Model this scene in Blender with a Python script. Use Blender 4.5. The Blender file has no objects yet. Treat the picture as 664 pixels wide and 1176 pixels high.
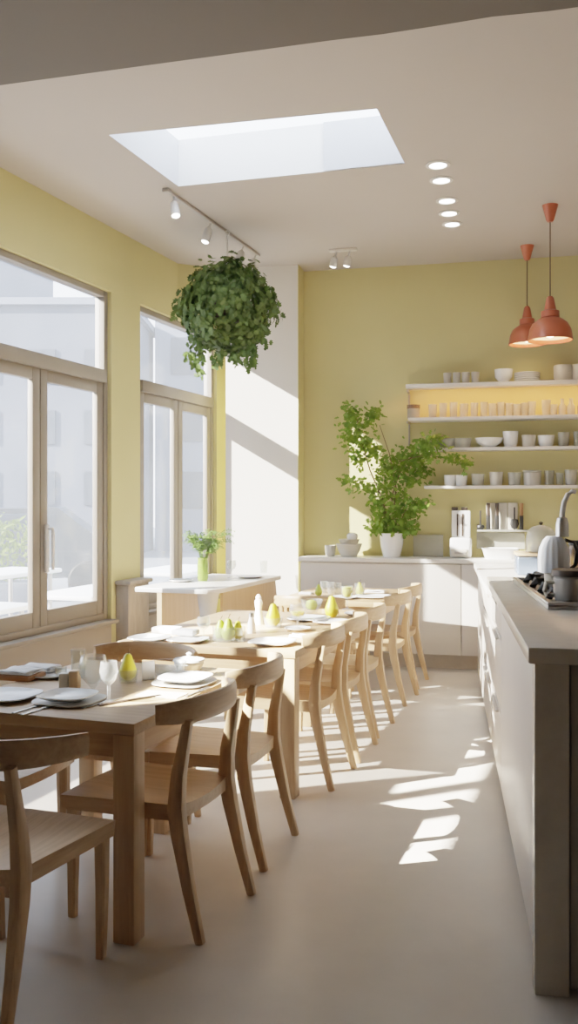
import bpy, bmesh, math, random
from mathutils import Vector, Matrix
random.seed(7)
C = bpy.context.scene.collection
PI = math.pi
# ---------------------------------------------------------------- camera model (pixel -> world, frame 664x1176)
F, CX, HY, H = 1050.0, 332.0, 578.0, 1.45
def at(px, py, z):                     # point at height z seen at a pixel
    Y = (H - z) * F / (py - HY)
    return Vector(((px - CX) * Y / F, Y, z))
def atY(px, py, Y):
    return Vector(((px - CX) * Y / F, Y, H - (py - HY) * Y / F))

# ---------------------------------------------------------------- materials
def new_mat(name):
    m = bpy.data.materials.new(name); m.use_nodes = True
    nt = m.node_tree; nt.nodes.clear()
    out = nt.nodes.new('ShaderNodeOutputMaterial')
    return m, nt, out
def N(nt, t, **kw):
    n = nt.nodes.new(t)
    for k, v in kw.items(): n.inputs[k].default_value = v
    return n
def mat(name, col, rough=0.5, var=0.06, scale=6.0, stretch=(1,1,1), metal=0.0, bump=0.0, spec=0.5, col2=None, trans=0.0):
    """principled with a procedural noise variation of the base colour"""
    m, nt, out = new_mat(name)
    b = N(nt, 'ShaderNodeBsdfPrincipled', **{'Roughness': rough, 'Metallic': metal, 'Specular IOR Level': spec})
    tc = nt.nodes.new('ShaderNodeTexCoord'); mp = nt.nodes.new('ShaderNodeMapping')
    mp.inputs['Scale'].default_value = stretch
    no = N(nt, 'ShaderNodeTexNoise', Scale=scale, Detail=5.0, Roughness=0.6)
    rp = nt.nodes.new('ShaderNodeValToRGB')
    c = Vector(col[:3]); d = Vector(col2) if col2 else c * (1 - var * 2)
    rp.color_ramp.elements[0].position = 0.3; rp.color_ramp.elements[1].position = 0.7
    rp.color_ramp.elements[0].color = (*d, 1); rp.color_ramp.elements[1].color = (*c, 1)
    L = nt.links
    L.new(tc.outputs['Object'], mp.inputs['Vector']); L.new(mp.outputs[0], no.inputs['Vector'])
    L.new(no.outputs['Fac'], rp.inputs['Fac']); L.new(rp.outputs[0], b.inputs['Base Color'])
    if bump:
        bp = N(nt, 'ShaderNodeBump', Strength=bump, Distance=0.01)
        L.new(no.outputs['Fac'], bp.inputs['Height']); L.new(bp.outputs[0], b.inputs['Normal'])
    if trans:
        tr = nt.nodes.new('ShaderNodeBsdfTranslucent'); mx = N(nt, 'ShaderNodeMixShader', Fac=trans)
        L.new(rp.outputs[0], tr.inputs['Color'])
        L.new(b.outputs[0], mx.inputs[1]); L.new(tr.outputs[0], mx.inputs[2]); L.new(mx.outputs[0], out.inputs[0])
    else:
        L.new(b.outputs[0], out.inputs[0])
    return m
def wood(name, c1, c2, axis, rough=0.42):
    """grain lines along one object axis"""
    m, nt, out = new_mat(name); L = nt.links
    b = N(nt, 'ShaderNodeBsdfPrincipled', Roughness=rough)
    tc = nt.nodes.new('ShaderNodeTexCoord'); mp = nt.nodes.new('ShaderNodeMapping')
    s = [26, 26, 26]; s[axis] = 1.3; mp.inputs['Scale'].default_value = s
    no = N(nt, 'ShaderNodeTexNoise', Scale=1.6, Detail=6.0, Roughness=0.65, Distortion=0.6)
    rp = nt.nodes.new('ShaderNodeValToRGB')
    rp.color_ramp.elements[0].position = 0.28; rp.color_ramp.elements[1].position = 0.72
    rp.color_ramp.elements[0].color = (*c1, 1); rp.color_ramp.elements[1].color = (*c2, 1)
    bp = N(nt, 'ShaderNodeBump', Strength=0.08, Distance=0.004)
    L.new(tc.outputs['Object'], mp.inputs['Vector']); L.new(mp.outputs[0], no.inputs['Vector'])
    L.new(no.outputs['Fac'], rp.inputs['Fac']); L.new(rp.outputs[0], b.inputs['Base Color'])
    L.new(no.outputs['Fac'], bp.inputs['Height']); L.new(bp.outputs[0], b.inputs['Normal'])
    L.new(b.outputs[0], out.inputs[0]); return m
def glass_mat(name, tint=(1,1,1), haze=0.06, hazecol=(0.9,0.92,0.95), gloss=0.7, translucent=False):
    m, nt, out = new_mat(name); L = nt.links
    tr = N(nt, 'ShaderNodeBsdfTransparent', Color=(*tint, 1)); gl = N(nt, 'ShaderNodeBsdfGlossy', Roughness=0.03)
    lwt = N(nt, 'ShaderNodeLayerWeight', Blend=0.5)
    pw = nt.nodes.new('ShaderNodeMath'); pw.operation = 'POWER'; pw.inputs[1].default_value = 4.0 if translucent else 2.2
    fr = nt.nodes.new('ShaderNodeMath'); fr.operation = 'MULTIPLY_ADD'; fr.inputs[1].default_value = gloss; fr.inputs[2].default_value = 0.03
    L.new(lwt.outputs['Facing'], pw.inputs[0]); L.new(pw.outputs[0], fr.inputs[0])
    mx = nt.nodes.new('ShaderNodeMixShader'); L.new(fr.outputs[0], mx.inputs[0])
    L.new(tr.outputs[0], mx.inputs[1]); L.new(gl.outputs[0], mx.inputs[2])
    df = N(nt, 'ShaderNodeBsdfTranslucent' if translucent else 'ShaderNodeBsdfDiffuse', Color=(*hazecol, 1))
    tc = nt.nodes.new('ShaderNodeTexCoord')
    no = N(nt, 'ShaderNodeTexNoise', Scale=1.4, Detail=7.0, Roughness=0.6)
    mr = nt.nodes.new('ShaderNodeMapRange')
    mr.inputs['To Min'].default_value = haze * 0.55; mr.inputs['To Max'].default_value = haze * 1.45
    L.new(tc.outputs['Object'], no.inputs['Vector']); L.new(no.outputs['Fac'], mr.inputs['Value'])
    m2 = nt.nodes.new('ShaderNodeMixShader'); L.new(mr.outputs[0], m2.inputs[0])
    L.new(mx.outputs[0], m2.inputs[1]); L.new(df.outputs[0], m2.inputs[2]); L.new(m2.outputs[0], out.inputs[0])
    return m
def emit(name, col, s):
    m, nt, out = new_mat(name)
    e = N(nt, 'ShaderNodeEmission', Color=(*col, 1), Strength=s)
    nt.links.new(e.outputs[0], out.inputs[0]); return m
OAK1, OAK2 = (0.43, 0.275, 0.148), (0.59, 0.405, 0.23)
M = {}
M['oakx'] = wood('oak grain x', OAK1, OAK2, 0); M['oaky'] = wood('oak grain y', OAK1, OAK2, 1); M['oakz'] = wood('oak grain z', OAK1, OAK2, 2)
M['ply'] = wood('pale plywood', (0.60, 0.42, 0.25), (0.70, 0.52, 0.33), 2)
M['yellow'] = mat('yellow wall paint', (0.67, 0.59, 0.29), 0.75, 0.03, 1.2)
M['taupe'] = mat('taupe wall paint', (0.36, 0.31, 0.25), 0.8, 0.03, 1.2)
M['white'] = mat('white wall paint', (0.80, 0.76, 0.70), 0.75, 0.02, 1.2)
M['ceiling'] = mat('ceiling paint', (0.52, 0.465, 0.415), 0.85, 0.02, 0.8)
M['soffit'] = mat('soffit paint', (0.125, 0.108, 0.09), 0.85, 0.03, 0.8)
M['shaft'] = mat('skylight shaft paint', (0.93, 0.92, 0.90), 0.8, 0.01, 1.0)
M['shaftshade'] = mat('skylight shaft shade tone', (0.62, 0.64, 0.68), 0.8, 0.01, 1.0)  # darker copy of the shaft paint, shade put into the colour
M['floor'] = mat('pale concrete floor', (0.56, 0.51, 0.44), 0.34, 0.07, 2.2, bump=0.02, spec=0.35)
M['sillwall'] = mat('beige sill wall', (0.40, 0.35, 0.295), 0.7, 0.03, 2)
M['frame'] = mat('taupe window frame', (0.27, 0.232, 0.188), 0.5, 0.03, 4)
M['glass'] = glass_mat('hazy window glass', (0.97, 0.98, 1), 0.036, (0.88, 0.93, 1.0), gloss=0.15, translucent=True)
M['diffuser'] = mat('skylight diffuser', (0.95, 0.97, 1.0), 0.5, 0.0, 1, trans=0.95)
M['cab'] = mat('off-white cabinet', (0.74, 0.70, 0.64), 0.4, 0.015, 2)
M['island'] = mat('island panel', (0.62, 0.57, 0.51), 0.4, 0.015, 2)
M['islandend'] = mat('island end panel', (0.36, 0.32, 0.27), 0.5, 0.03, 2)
M['stone'] = mat('beige stone worktop', (0.60, 0.545, 0.47), 0.25, 0.05, 14)
M['whitetop'] = mat('white worktop', (0.84, 0.81, 0.76), 0.3, 0.02, 3)
M['shelf'] = mat('white shelf', (0.78, 0.74, 0.68), 0.5, 0.02, 3)
M['china'] = mat('white china', (0.88, 0.88, 0.87), 0.18, 0.01, 4)
M['greychina'] = mat('grey stoneware', (0.52, 0.49, 0.44), 0.3, 0.06, 8)
M['cream'] = mat('cream ceramic', (0.62, 0.58, 0.50), 0.35, 0.03, 8)
M['linen'] = mat('white linen', (0.84, 0.84, 0.84), 0.85, 0.03, 30, bump=0.1)
M['clear'] = glass_mat('clear drinking glass', (0.93, 0.94, 0.92), 0.07)
M['frost'] = glass_mat('cloudy glass', (0.9, 0.9, 0.87), 0.38, (0.72, 0.70, 0.63))
M['amber'] = glass_mat('brownish glass', (0.55, 0.45, 0.36), 0.25, (0.4, 0.3, 0.22))
M['pear'] = mat('yellow green pear skin', (0.80, 0.68, 0.06), 0.4, 0.1, 9, col2=(0.64, 0.62, 0.06))
M['apple'] = mat('green apple skin', (0.50, 0.60, 0.10), 0.35, 0.1, 9)
M['stem'] = mat('brown stem', (0.20, 0.13, 0.06), 0.7)
M['greenstem'] = mat('green stem', (0.22, 0.30, 0.07), 0.6)
M['leafdark'] = mat('dark leaf', (0.12, 0.19, 0.035), 0.55, 0.25, 12, trans=0.2, col2=(0.05, 0.09, 0.016))
M['leaf'] = mat('fresh leaf', (0.30, 0.43, 0.06), 0.45, 0.2, 10, trans=0.35, col2=(0.13, 0.26, 0.035))
M['fern'] = mat('pale fern', (0.24, 0.37, 0.10), 0.5, 0.15, 10, trans=0.3)
M['steel'] = mat('brushed steel', (0.62, 0.60, 0.57), 0.28, 0.05, 20, (1, 1, 20), metal=1)
M['black'] = mat('black iron', (0.025, 0.023, 0.02), 0.5, 0.1, 10)
M['dark'] = mat('dark handle', (0.07, 0.045, 0.03), 0.5, 0.1, 10)
M['brown'] = mat('brown leather', (0.42, 0.20, 0.08), 0.5, 0.1, 10)
M['orange'] = mat('orange lacquer', (0.57, 0.145, 0.075), 0.3, 0.05, 5)
M['shadein'] = mat('cream lamp inside', (0.9, 0.75, 0.55), 0.6, 0.02, 5)
M['cord'] = mat('lamp cord', (0.14, 0.10, 0.06), 0.7, 0.05, 5)
M['lamp'] = emit('warm bulb', (1.0, 0.80, 0.55), 14)
M['spotglow'] = emit('white spot glow', (1.0, 0.95, 0.88), 9)
M['led'] = emit('warm led', (1.0, 0.47, 0.20), 24)
M['fitting'] = mat('white fitting', (0.8, 0.77, 0.73), 0.4, 0.02, 5)
M['rail'] = mat('grey rail', (0.42, 0.38, 0.34), 0.4, 0.03, 5)
M['bluesteel'] = mat('blue grey steel', (0.30, 0.38, 0.50), 0.25, 0.1, 5, metal=0.6)
M['paper'] = mat('paper menu', (0.75, 0.68, 0.58), 0.8, 0.02, 8)
M['greyplaster'] = mat('grey distressed wood', (0.42, 0.36, 0.30), 0.7, 0.12, 5, (4, 4, 1))
M['vaseglass'] = glass_mat('green vase glass', (0.75, 0.88, 0.45), 0.3, (0.55, 0.66, 0.22))
M['outground'] = mat('pale paving', (0.22, 0.23, 0.25), 0.8, 0.12, 1.2)
M['facade'] = mat('hazy facade', (0.20, 0.22, 0.265), 0.9, 0.06, 0.5)
M['facade2'] = mat('grey blue facade', (0.12, 0.135, 0.17), 0.9, 0.08, 0.5)
M['outwin'] = mat('facade window', (0.06, 0.07, 0.09), 0.3, 0.08, 2)
M['carpaint'] = mat('dark car paint', (0.06, 0.065, 0.075), 0.3, 0.03, 5)
M['outwhite'] = mat('white outdoor paint', (0.85, 0.87, 0.9), 0.5, 0.03, 4)
M['bush'] = mat('yellow green bush', (0.24, 0.31, 0.05), 0.6, 0.2, 8, trans=0.3)

# ---------------------------------------------------------------- geometry helpers
class MB:
    """collects shapes in one bmesh"""
    def __init__(s): s.b = bmesh.new()
    def box(s, c, d, bev=0.0, rz=0.0, mtx=None, seg=2):
        t = bmesh.new(); bmesh.ops.create_cube(t, size=1.0)
        bmesh.ops.scale(t, vec=d, verts=t.verts)
        if bev: bmesh.ops.bevel(t, geom=t.edges[:], offset=bev, segments=seg, profile=0.5, affect='EDGES')
        mt = Matrix.Translation(c) @ Matrix.Rotation(rz, 4, 'Z')
        if mtx is not None: mt = mtx @ mt
        bmesh.ops.transform(t, matrix=mt, verts=t.verts); s.join(t); return s
    def join(s, t):
        me = bpy.data.meshes.new('tmp'); t.to_mesh(me); t.free(); s.b.from_mesh(me); bpy.data.meshes.remove(me)
    def prism(s, pts, z0, z1, bev=0.0):
        t = bmesh.new(); vs = [t.verts.new((p[0], p[1], z0)) for p in pts]
        f = t.faces.new(vs); r = bmesh.ops.extrude_face_region(t, geom=[f])
        bmesh.ops.translate(t, vec=(0, 0, z1 - z0), verts=[v for v in r['geom'] if isinstance(v, bmesh.types.BMVert)])
        bmesh.ops.recalc_face_normals(t, faces=t.faces)
        if bev: bmesh.ops.bevel(t, geom=t.edges[:], offset=bev, segments=2, profile=0.5, affect='EDGES')
        s.join(t); return s
    def lathe(s, prof, n=24, c=(0, 0, 0), flute=0, amp=0.0, sx=1.0, sy=1.0):
        t = s.b; rings = []
        for r, z in prof:
            if r < 1e-5: rings.append([t.verts.new((c[0], c[1], c[2] + z))])
            else:
                ring = []
                for k in range(n):
                    a = 2 * PI * k / n; rr = r * (1 + amp * math.cos(flute * a)) if flute else r
                    ring.append(t.verts.new((c[0] + rr * math.cos(a) * sx, c[1] + rr * math.sin(a) * sy, c[2] + z)))
                rings.append(ring)
        for a, b in zip(rings, rings[1:]):
            for k in range(n):
                if len(a) == 1 and len(b) == 1: continue
                k2 = (k + 1) % n
                if len(a) == 1: t.faces.new((a[0], b[k], b[k2]))
                elif len(b) == 1: t.faces.new((a[k], a[k2], b[0]))
                else: t.faces.new((a[k], a[k2], b[k2], b[k]))
        return s
    def loft(s, pts, sizes, n=8, power=3.5, up=None):
        """rounded-square tube along points, sizes (w,d); sections stay in the plane normal to the path"""
        t = s.b; pts = [Vector(p) for p in pts]; rings = []
        ref = Vector(up) if up else None
        for i, p in enumerate(pts):
            d = (pts[min(i + 1, len(pts) - 1)] - pts[max(i - 1, 0)]).normalized()
            rf = ref if ref else (Vector((1, 0, 0)) if abs(d.x) < 0.8 else Vector((0, 1, 0)))
            v = d.cross(rf).normalized(); u = v.cross(d).normalized()
            w, h = sizes[i] if isinstance(sizes[i], (tuple, list)) else (sizes[i], sizes[i])
            ring = []
            for k in range(n):
                a = 2 * PI * (k + 0.5) / n; ca, sa = math.cos(a), math.sin(a)
                x = math.copysign(abs(ca) ** (2 / power), ca); y = math.copysign(abs(sa) ** (2 / power), sa)
                ring.append(t.verts.new(p + u * x * w / 2 + v * y * h / 2))
            rings.append(ring)
        for a, b in zip(rings, rings[1:]):
            for k in range(n):
                k2 = (k + 1) % n; t.faces.new((a[k], a[k2], b[k2], b[k]))
        t.faces.new(rings[0][::-1]); t.faces.new(rings[-1]); return s
    def tube(s, pts, r, n=8):
        rs = r if isinstance(r, (list, tuple)) else [r] * len(pts)
        return s.loft(pts, [(2 * q, 2 * q) for q in rs], n, 2.0)
    def quad(s, *ps):
        s.b.faces.new([s.b.verts.new(p) for p in ps]); return s
    def build(s, name, m, parent=None, smooth=True, loc=None, rz=0.0):
        bmesh.ops.recalc_face_normals(s.b, faces=s.b.faces)
        me = bpy.data.meshes.new(name); s.b.to_mesh(me); s.b.free()
        me.materials.append(m)
        if smooth:
            for p in me.polygons: p.use_smooth = True
            try: me.set_sharp_from_angle(angle=math.radians(38))
            except Exception: pass
        o = bpy.data.objects.new(name, me); C.objects.link(o)
        if parent: o.parent = parent
        if loc is not None: o.location = loc
        o.rotation_euler.z = rz
        return o
def tag(o, label=None, cat=None, group=None, kind=None):
    if label: o['label'] = label
    if cat: o['category'] = cat
    if group: o['group'] = group
    if kind: o['kind'] = kind
    return o
def thing(name, label, cat, loc=(0, 0, 0), rz=0.0, group=None):
    o = bpy.data.objects.new(name, None); C.objects.link(o)
    o.empty_display_size = 0.05
    o.location = loc; o.rotation_euler = (0, 0, rz); return tag(o, label, cat, group)
def struct(o): o['kind'] = 'structure'; return o
def sroot(name, loc, rz):
    o = bpy.data.objects.new(name, None); C.objects.link(o); o.location = loc; o.rotation_euler.z = rz
    return struct(o)
KIDS = {}
def dup(o, loc, rz=0.0, label=None, group=None):
    r = o.copy(); C.objects.link(r); r.location = loc; r.rotation_euler = (0, 0, rz)
    if label: r['label'] = label
    if group: r['group'] = group
    for ch in o.children:
        c = ch.copy(); C.objects.link(c); c.parent = r
        for g in ch.children:
            d = g.copy(); C.objects.link(d); d.parent = c
    return r
ORD = ['first', 'second', 'third', 'fourth', 'fifth', 'sixth', 'seventh', 'eighth', 'ninth', 'tenth', 'eleventh', 'twelfth', 'thirteenth', 'fourteenth']

# ---------------------------------------------------------------- room frame
HC = 3.64
A_ROOM = math.radians(-13.1)              # rotation (about z) of the room's axes
U = Vector((math.cos(A_ROOM), math.sin(A_ROOM), 0)); V = Vector((-math.sin(A_ROOM), math.cos(A_ROOM), 0))
B0 = Vector((0.14, 8.64, 0))              # back wall meets pier return
LW0 = Vector((-1.023, 8.33, 0)); LA = Vector((0.3404, 0.9403, 0)); LN = Vector((-0.9403, 0.3404, 0))
A_LEFT = math.atan2(0.9403, 0.3404)       # left wall local frame: x along wall (away), y outward
def lw(t, y=0, z=0): return LW0 + LA * t + LN * y + Vector((0, 0, z))
def tY(Y): return (Y - 8.33) / 0.9403
def tPX(px):
    k = (px - CX) / F; Y = (-1.023 - 0.36201 * 8.33) / (k - 0.36201); return tY(Y)

EL0, EL1 = lw(-10.6, .28), lw(tY(10.3), .28)
FOOT = [(EL0.x, EL0.y), (5, -2.0), (5, 10.3), (EL1.x, EL1.y)]
struct(MB().prism(FOOT, -0.1, 0.0).build('floor', M['floor'], smooth=False))

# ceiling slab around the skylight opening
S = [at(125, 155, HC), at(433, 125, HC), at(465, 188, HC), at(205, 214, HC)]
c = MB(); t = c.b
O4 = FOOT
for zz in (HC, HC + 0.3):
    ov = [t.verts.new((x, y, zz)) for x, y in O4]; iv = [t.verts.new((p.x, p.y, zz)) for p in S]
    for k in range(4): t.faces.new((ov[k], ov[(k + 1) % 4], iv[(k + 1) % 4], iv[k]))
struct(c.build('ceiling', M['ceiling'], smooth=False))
# skylight: shaft, added panel and side with shade in their paint, frosted pane
sk = sroot('window_3', (0, 0, 0), 0)
ST = HC + 0.32
w = MB()
w.quad(*[(S[3].x, S[3].y, z) for z in (HC, ST)], *[(S[2].x, S[2].y, z) for z in (ST, HC)])
w.quad(*[(S[0].x, S[0].y, z) for z in (HC, ST)], *[(S[1].x, S[1].y, z) for z in (ST, HC)])
w.quad(*[(S[1].x, S[1].y, z) for z in (HC, ST)], *[(S[2].x, S[2].y, z) for z in (ST, HC)])
w.build('shaft_lining', M['shaft'], sk, smooth=False)
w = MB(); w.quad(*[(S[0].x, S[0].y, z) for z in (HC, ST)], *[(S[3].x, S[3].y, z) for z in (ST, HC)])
w.build('shaft_side', M['shaftshade'], sk, smooth=False)
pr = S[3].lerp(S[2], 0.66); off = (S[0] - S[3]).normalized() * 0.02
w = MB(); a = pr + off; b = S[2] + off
w.quad((a.x, a.y, HC), (a.x, a.y, ST), (b.x, b.y, ST), (b.x, b.y, HC)); w.build('shaft_shade_panel', M['shaftshade'], sk, smooth=False)
w = MB(); cx = sum(p.x for p in S) / 4; cy = sum(p.y for p in S) / 4
w.prism([(cx + (p.x - cx) * 1.03, cy + (p.y - cy) * 1.03) for p in S], ST, ST + 0.02); w.build('skylight_pane', M['diffuser'], sk, smooth=False)

# dropped soffit over the camera end
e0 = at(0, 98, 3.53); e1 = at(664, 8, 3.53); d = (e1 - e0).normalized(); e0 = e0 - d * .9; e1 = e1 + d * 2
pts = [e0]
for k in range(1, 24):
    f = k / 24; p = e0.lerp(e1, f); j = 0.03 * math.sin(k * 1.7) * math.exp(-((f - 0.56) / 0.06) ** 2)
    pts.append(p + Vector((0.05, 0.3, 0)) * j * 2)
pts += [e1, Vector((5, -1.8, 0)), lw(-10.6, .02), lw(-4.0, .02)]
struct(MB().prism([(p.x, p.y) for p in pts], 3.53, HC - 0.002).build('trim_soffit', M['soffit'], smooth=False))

# back wall, pier, right wall, near wall
def uv(u, v, z=0): return B0 + U * u + V * v + Vector((0, 0, z))
def slab(p, q, thick, z0, z1, n, m, kind=True):
    """vertical slab from p to q, thickness away along unit n"""
    pl = [p, q, q + n * thick, p + n * thick]
    o = MB().prism([(v.x, v.y) for v in pl], z0, z1).build(n_name, m, smooth=False); return struct(o)
n_name = 'wall_back'; 
qa = lw(TE0 := tY(9.6), .05); qv = (qa - B0).dot(V); qu = (qa - B0).dot(U)
for nm, pp in (('wall_back', [uv(-.10, 0), uv(3.8, 0), uv(3.8, .2), uv(-.10, .2)]), ('wall_nook_side', [uv(-.30, .245), uv(-.10, .245), uv(-.10, qv + .2), uv(-.30, qv + .2)]),
               ('wall_nook_back', [uv(qu, qv), uv(-.30, qv), uv(-.30, qv + .2), uv(qu, qv + .2)])):
    struct(MB().prism([(p.x, p.y) for p in pp], 0, HC).build(nm, M['yellow'], smooth=False))
n_name = 'wall_right'; slab(uv(3.6, 0.2), uv(3.6, -11.5), 0.2, 0, HC, U, M['taupe'])
n_name = 'wall_near'; slab(Vector((-5.6, -1.6, 0)), Vector((5, -1.6, 0)), 0.2, 0, HC, Vector((0, -1, 0)), M['taupe'])
# white pier with a yellow return
P_L = atY(257, 304, 8.49); P_R = Vector((0.08, 8.39, 0)); P_L = P_R - U * 0.69
pp = [P_L, P_R, P_R + V * 0.24, P_L + V * 0.24]
struct(MB().prism([(p.x, p.y) for p in pp], 0, HC).build('wall_pier', M['white'], smooth=False))
pp = [P_R, P_R + U * 0.006, P_R + U * 0.006 + V * 0.245, P_R + V * 0.245]
struct(MB().prism([(p.x, p.y) for p in pp], 0, HC).build('trim_pier_return', M['yellow'], smooth=False))
# bulkhead between left wall and pier
q0 = lw(0.02); q1 = P_L + V * 0.02
pp = [q0, q1, q1 + V * 0.4, q0 + V * 0.4 + U * 0.1]
struct(MB().prism([(p.x, p.y) for p in pp], 3.17, HC).build('trim_bulkhead', M['yellow'], smooth=False))

# left wall with window openings (local frame: x along, y outward)
ZH, ZS, ZT = 3.13, 0.53, 2.45
W1 = (tY(3.62), tPX(128)); W2 = (tPX(161), tPX(249)); W0 = (tY(2.14), tY(3.56)); Z00, Z01 = 3.00, 3.52
TEND = tY(9.75)
wall = MB()
def wb(t0, t1, z0, z1, m=wall): m.box(((t0 + t1) / 2, 0.065, (z0 + z1) / 2), (t1 - t0, 0.13, z1 - z0))
wb(-10.6, W0[0], 0, HC); wb(W0[0], W0[1], 0, Z00); wb(W0[0], W0[1], Z01, HC); wb(W0[1], W1[0], 0, HC)
wb(W1[0], W1[1], ZH, HC); wb(W1[1], W2[0], 0, HC); wb(W2[0], W2[1], ZH, HC); wb(W2[1], TEND, 0, HC)
struct(wall.build('wall_left', M['yellow'], loc=LW0, rz=A_LEFT, smooth=False))
low = MB(); wb(W1[0], W1[1], 0, ZS, low); wb(W2[0], W2[1], 0, ZS, low)
struct(low.build('trim_sill_wall', M['sillwall'], loc=LW0, rz=A_LEFT, smooth=False))

def window(name, t0, t1, mull, z0=ZS, zt=ZT, z1=ZH, handle=None, upper=()):
    """mull = list of casement edges; transom at zt"""
    r = sroot(name, lw((t0 + t1) / 2), A_LEFT); o = (t0 + t1) / 2
    f = MB(); y = 0.075; D = 0.085
    def bar(a, b, za, zb, dy=0, dd=D): f.box(((a + b) / 2 - o, y + dy, (za + zb) / 2), (b - a, dd, zb - za), 0.006)
    bar(t0, t0 + .055, z0, z1); bar(t1 - .055, t1, z0, z1)
    bar(t0 + .055, t1 - .055, z1 - .05, z1); bar(t0 + .055, t1 - .055, z0, z0 + .05)
    if zt:
        bar(t0 + .055, t1 - .055, zt - .05, zt + .05, -.01, .12)
        for m_ in upper: bar(m_ - .03, m_ + .03, zt + .05, z1 - .05)
    if not zt:
        for m_ in upper: bar(m_ - .016, m_ + .016, z0 + .05, z1 - .05)
    f.build('window_frame', M['frame'], r)
    g = MB(); us = [t0 + .055] + list(upper) + [t1 - .055]
    if zt:
        for a, b in zip(us, us[1:]): g.box(((a + b) / 2 - o, y, (zt + z1) / 2), (b - a, .008, z1 - zt - .1))
    else: g.box(((t0 + t1) / 2 - o, y, (z0 + z1) / 2), (t1 - t0 - .11, .008, z1 - z0 - .1))
    g.build('window_pane', M['glass'], r, smooth=False)
    if zt:
        es = [t0 + .055] + list(mull) + [t1 - .055]
        for i, (a, b) in enumerate(zip(es, es[1:])):
            s_ = MB(); W = .085; za, zb = z0 + .05, zt - .05; a += .004; b -= .004
            for (p, q, zz0, zz1) in ((a, a + W, za, zb), (b - W, b, za, zb), (a + W, b - W, zb - .085, zb), (a + W, b - W, za, za + .11)):
                s_.box(((p + q) / 2 - o, y - .012, (zz0 + zz1) / 2), (q - p, .045, zz1 - zz0), 0.006)
            cs = s_.build('casement', M['frame'], r)
            MB().box(((a + b) / 2 - o, y, (za + zb) / 2 + .012), (b - a - 2 * W, .008, zb - za - .195)).build('pane', M['glass'], cs, smooth=False)
            if handle == i:
                h = MB(); hx = a + .045 - o
                h.box((hx, y - .055, 1.13), (.035, .02, .34), .006); h.loft([(hx, y - .06, 1.27), (hx, y - .10, 1.27), (hx, y - .105, 1.24), (hx, y - .105, 0.98)], [.02, .022, .022, .02])
                h.build('window_handle', M['fitting'], cs)
    si = MB().box((0, -.015, z0 - .012), (t1 - t0 + .02, .10, .03), .006).build('window_sill', M['frame'], r)
    return r
m1 = [tPX(52)]
while m1[0] - 0.86 > W1[0] + .5: m1.insert(0, m1[0] - 0.86)
window('window_1', W1[0], W1[1], m1, handle=len(m1), upper=m1[::-1][1::2][::-1])
window('window_2', W2[0], W2[1], [tPX(209.5)])
window('added_beam_window', W0[0], W0[1], [], Z00, None, Z01, upper=[W0[0] + (W0[1] - W0[0]) * k for k in (.33, .50, .72)])  # unseen high window, added to shape the light patch on the aisle floor
# base block of the wall between the windows
struct(MB().box((0, -.06, .40), (.34, .12, .80), .012).box((0, -.075, .815), (.38, .15, .035), .015).build('trim_pier_base', M['greyplaster'], loc=lw((W1[1] + W2[0]) / 2), rz=A_LEFT))
for nm, p, q, n in (('baseboard_back', uv(.02, -.0), uv(3.5, -.0), -V),):
    n_name = nm; slab(p, q, 0.015, 0, .09, n, M['white'])

# ---------------------------------------------------------------- back run of cabinets, worktop
CZ = 0.965
c0 = Vector((1.275, 7.97, 0))
def cf(px):                               # point on cabinet front line seen at px
    k = (px - CX) / F; s_ = (k * c0.y - c0.x) / (U.x - k * U.y); return c0 + U * s_
def cabinet(pa, pb, label, depth, name='base_cabinet', plinth=.13, top=CZ - .04, doors=1, group=None, m=M['cab'], drawers=0, n=None, handles=True):
    ax = (pb - pa).normalized(); ln = (pb - pa).length
    r = thing(name, label, 'cabinet', pa, math.atan2(ax.y, ax.x), group)
    MB().box((ln / 2, .03 + depth / 2, (plinth + top) / 2), (ln, depth - .07, top - plinth)).build('carcass', m, r, smooth=False)
    MB().box((ln / 2, .04 + depth / 2, plinth / 2), (ln, depth - .1, plinth)).build('plinth', M['stone'], r, smooth=False)
    dw = ln / doors
    for i in range(doors):
        zt_ = top - .004
        if drawers:
            hh = [.17] + [(top - plinth - .17) / (drawers - 1)] * (drawers - 1)
            z = top
            for hgt in hh:
                d_ = MB().box((dw * (i + .5), .01, z - hgt / 2 - .006), (dw - .006, .022, hgt - .02), .003).build('drawer', m, r)
                MB().box((dw * (i + .5), -.012, z - .035), (dw * .62, .022, .012), .004).build('handle', m, d_)
                z -= hgt
        else:
            MB().box((dw * (i + .5), .01, (plinth + zt_) / 2), (dw - .006, .022, zt_ - plinth - .004), .003).build('door', m, r)
    return r
DEP = 0.385
cabinet(cf(345), cf(530), 'wide off-white base cabinet under the potted plant, plain door', DEP, group=None)
cabinet(cf(530), cf(530) + U * 0.62, 'narrow off-white base cabinet in the corner beside the island', DEP)
a = cf(342.5); b = cf(530) + U * 0.62
o = MB().box(((b - a).length / 2, DEP / 2 - .009, CZ - .02), ((b - a).length, DEP + .012, .04), .006).build('back_worktop', M['whitetop'], loc=a, rz=A_ROOM)
tag(o, 'white worktop along the yellow back wall under the open shelves', 'worktop')

# ---------------------------------------------------------------- island counter
A_ISL = math.radians(-9.6)
I0 = at(614, 1143, 0)                       # near front bottom corner
IV = Vector((math.sin(-A_ISL), math.cos(A_ISL), 0)); IU = Vector((math.cos(A_ISL), math.sin(A_ISL), 0))
ITOP = 1.03
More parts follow.
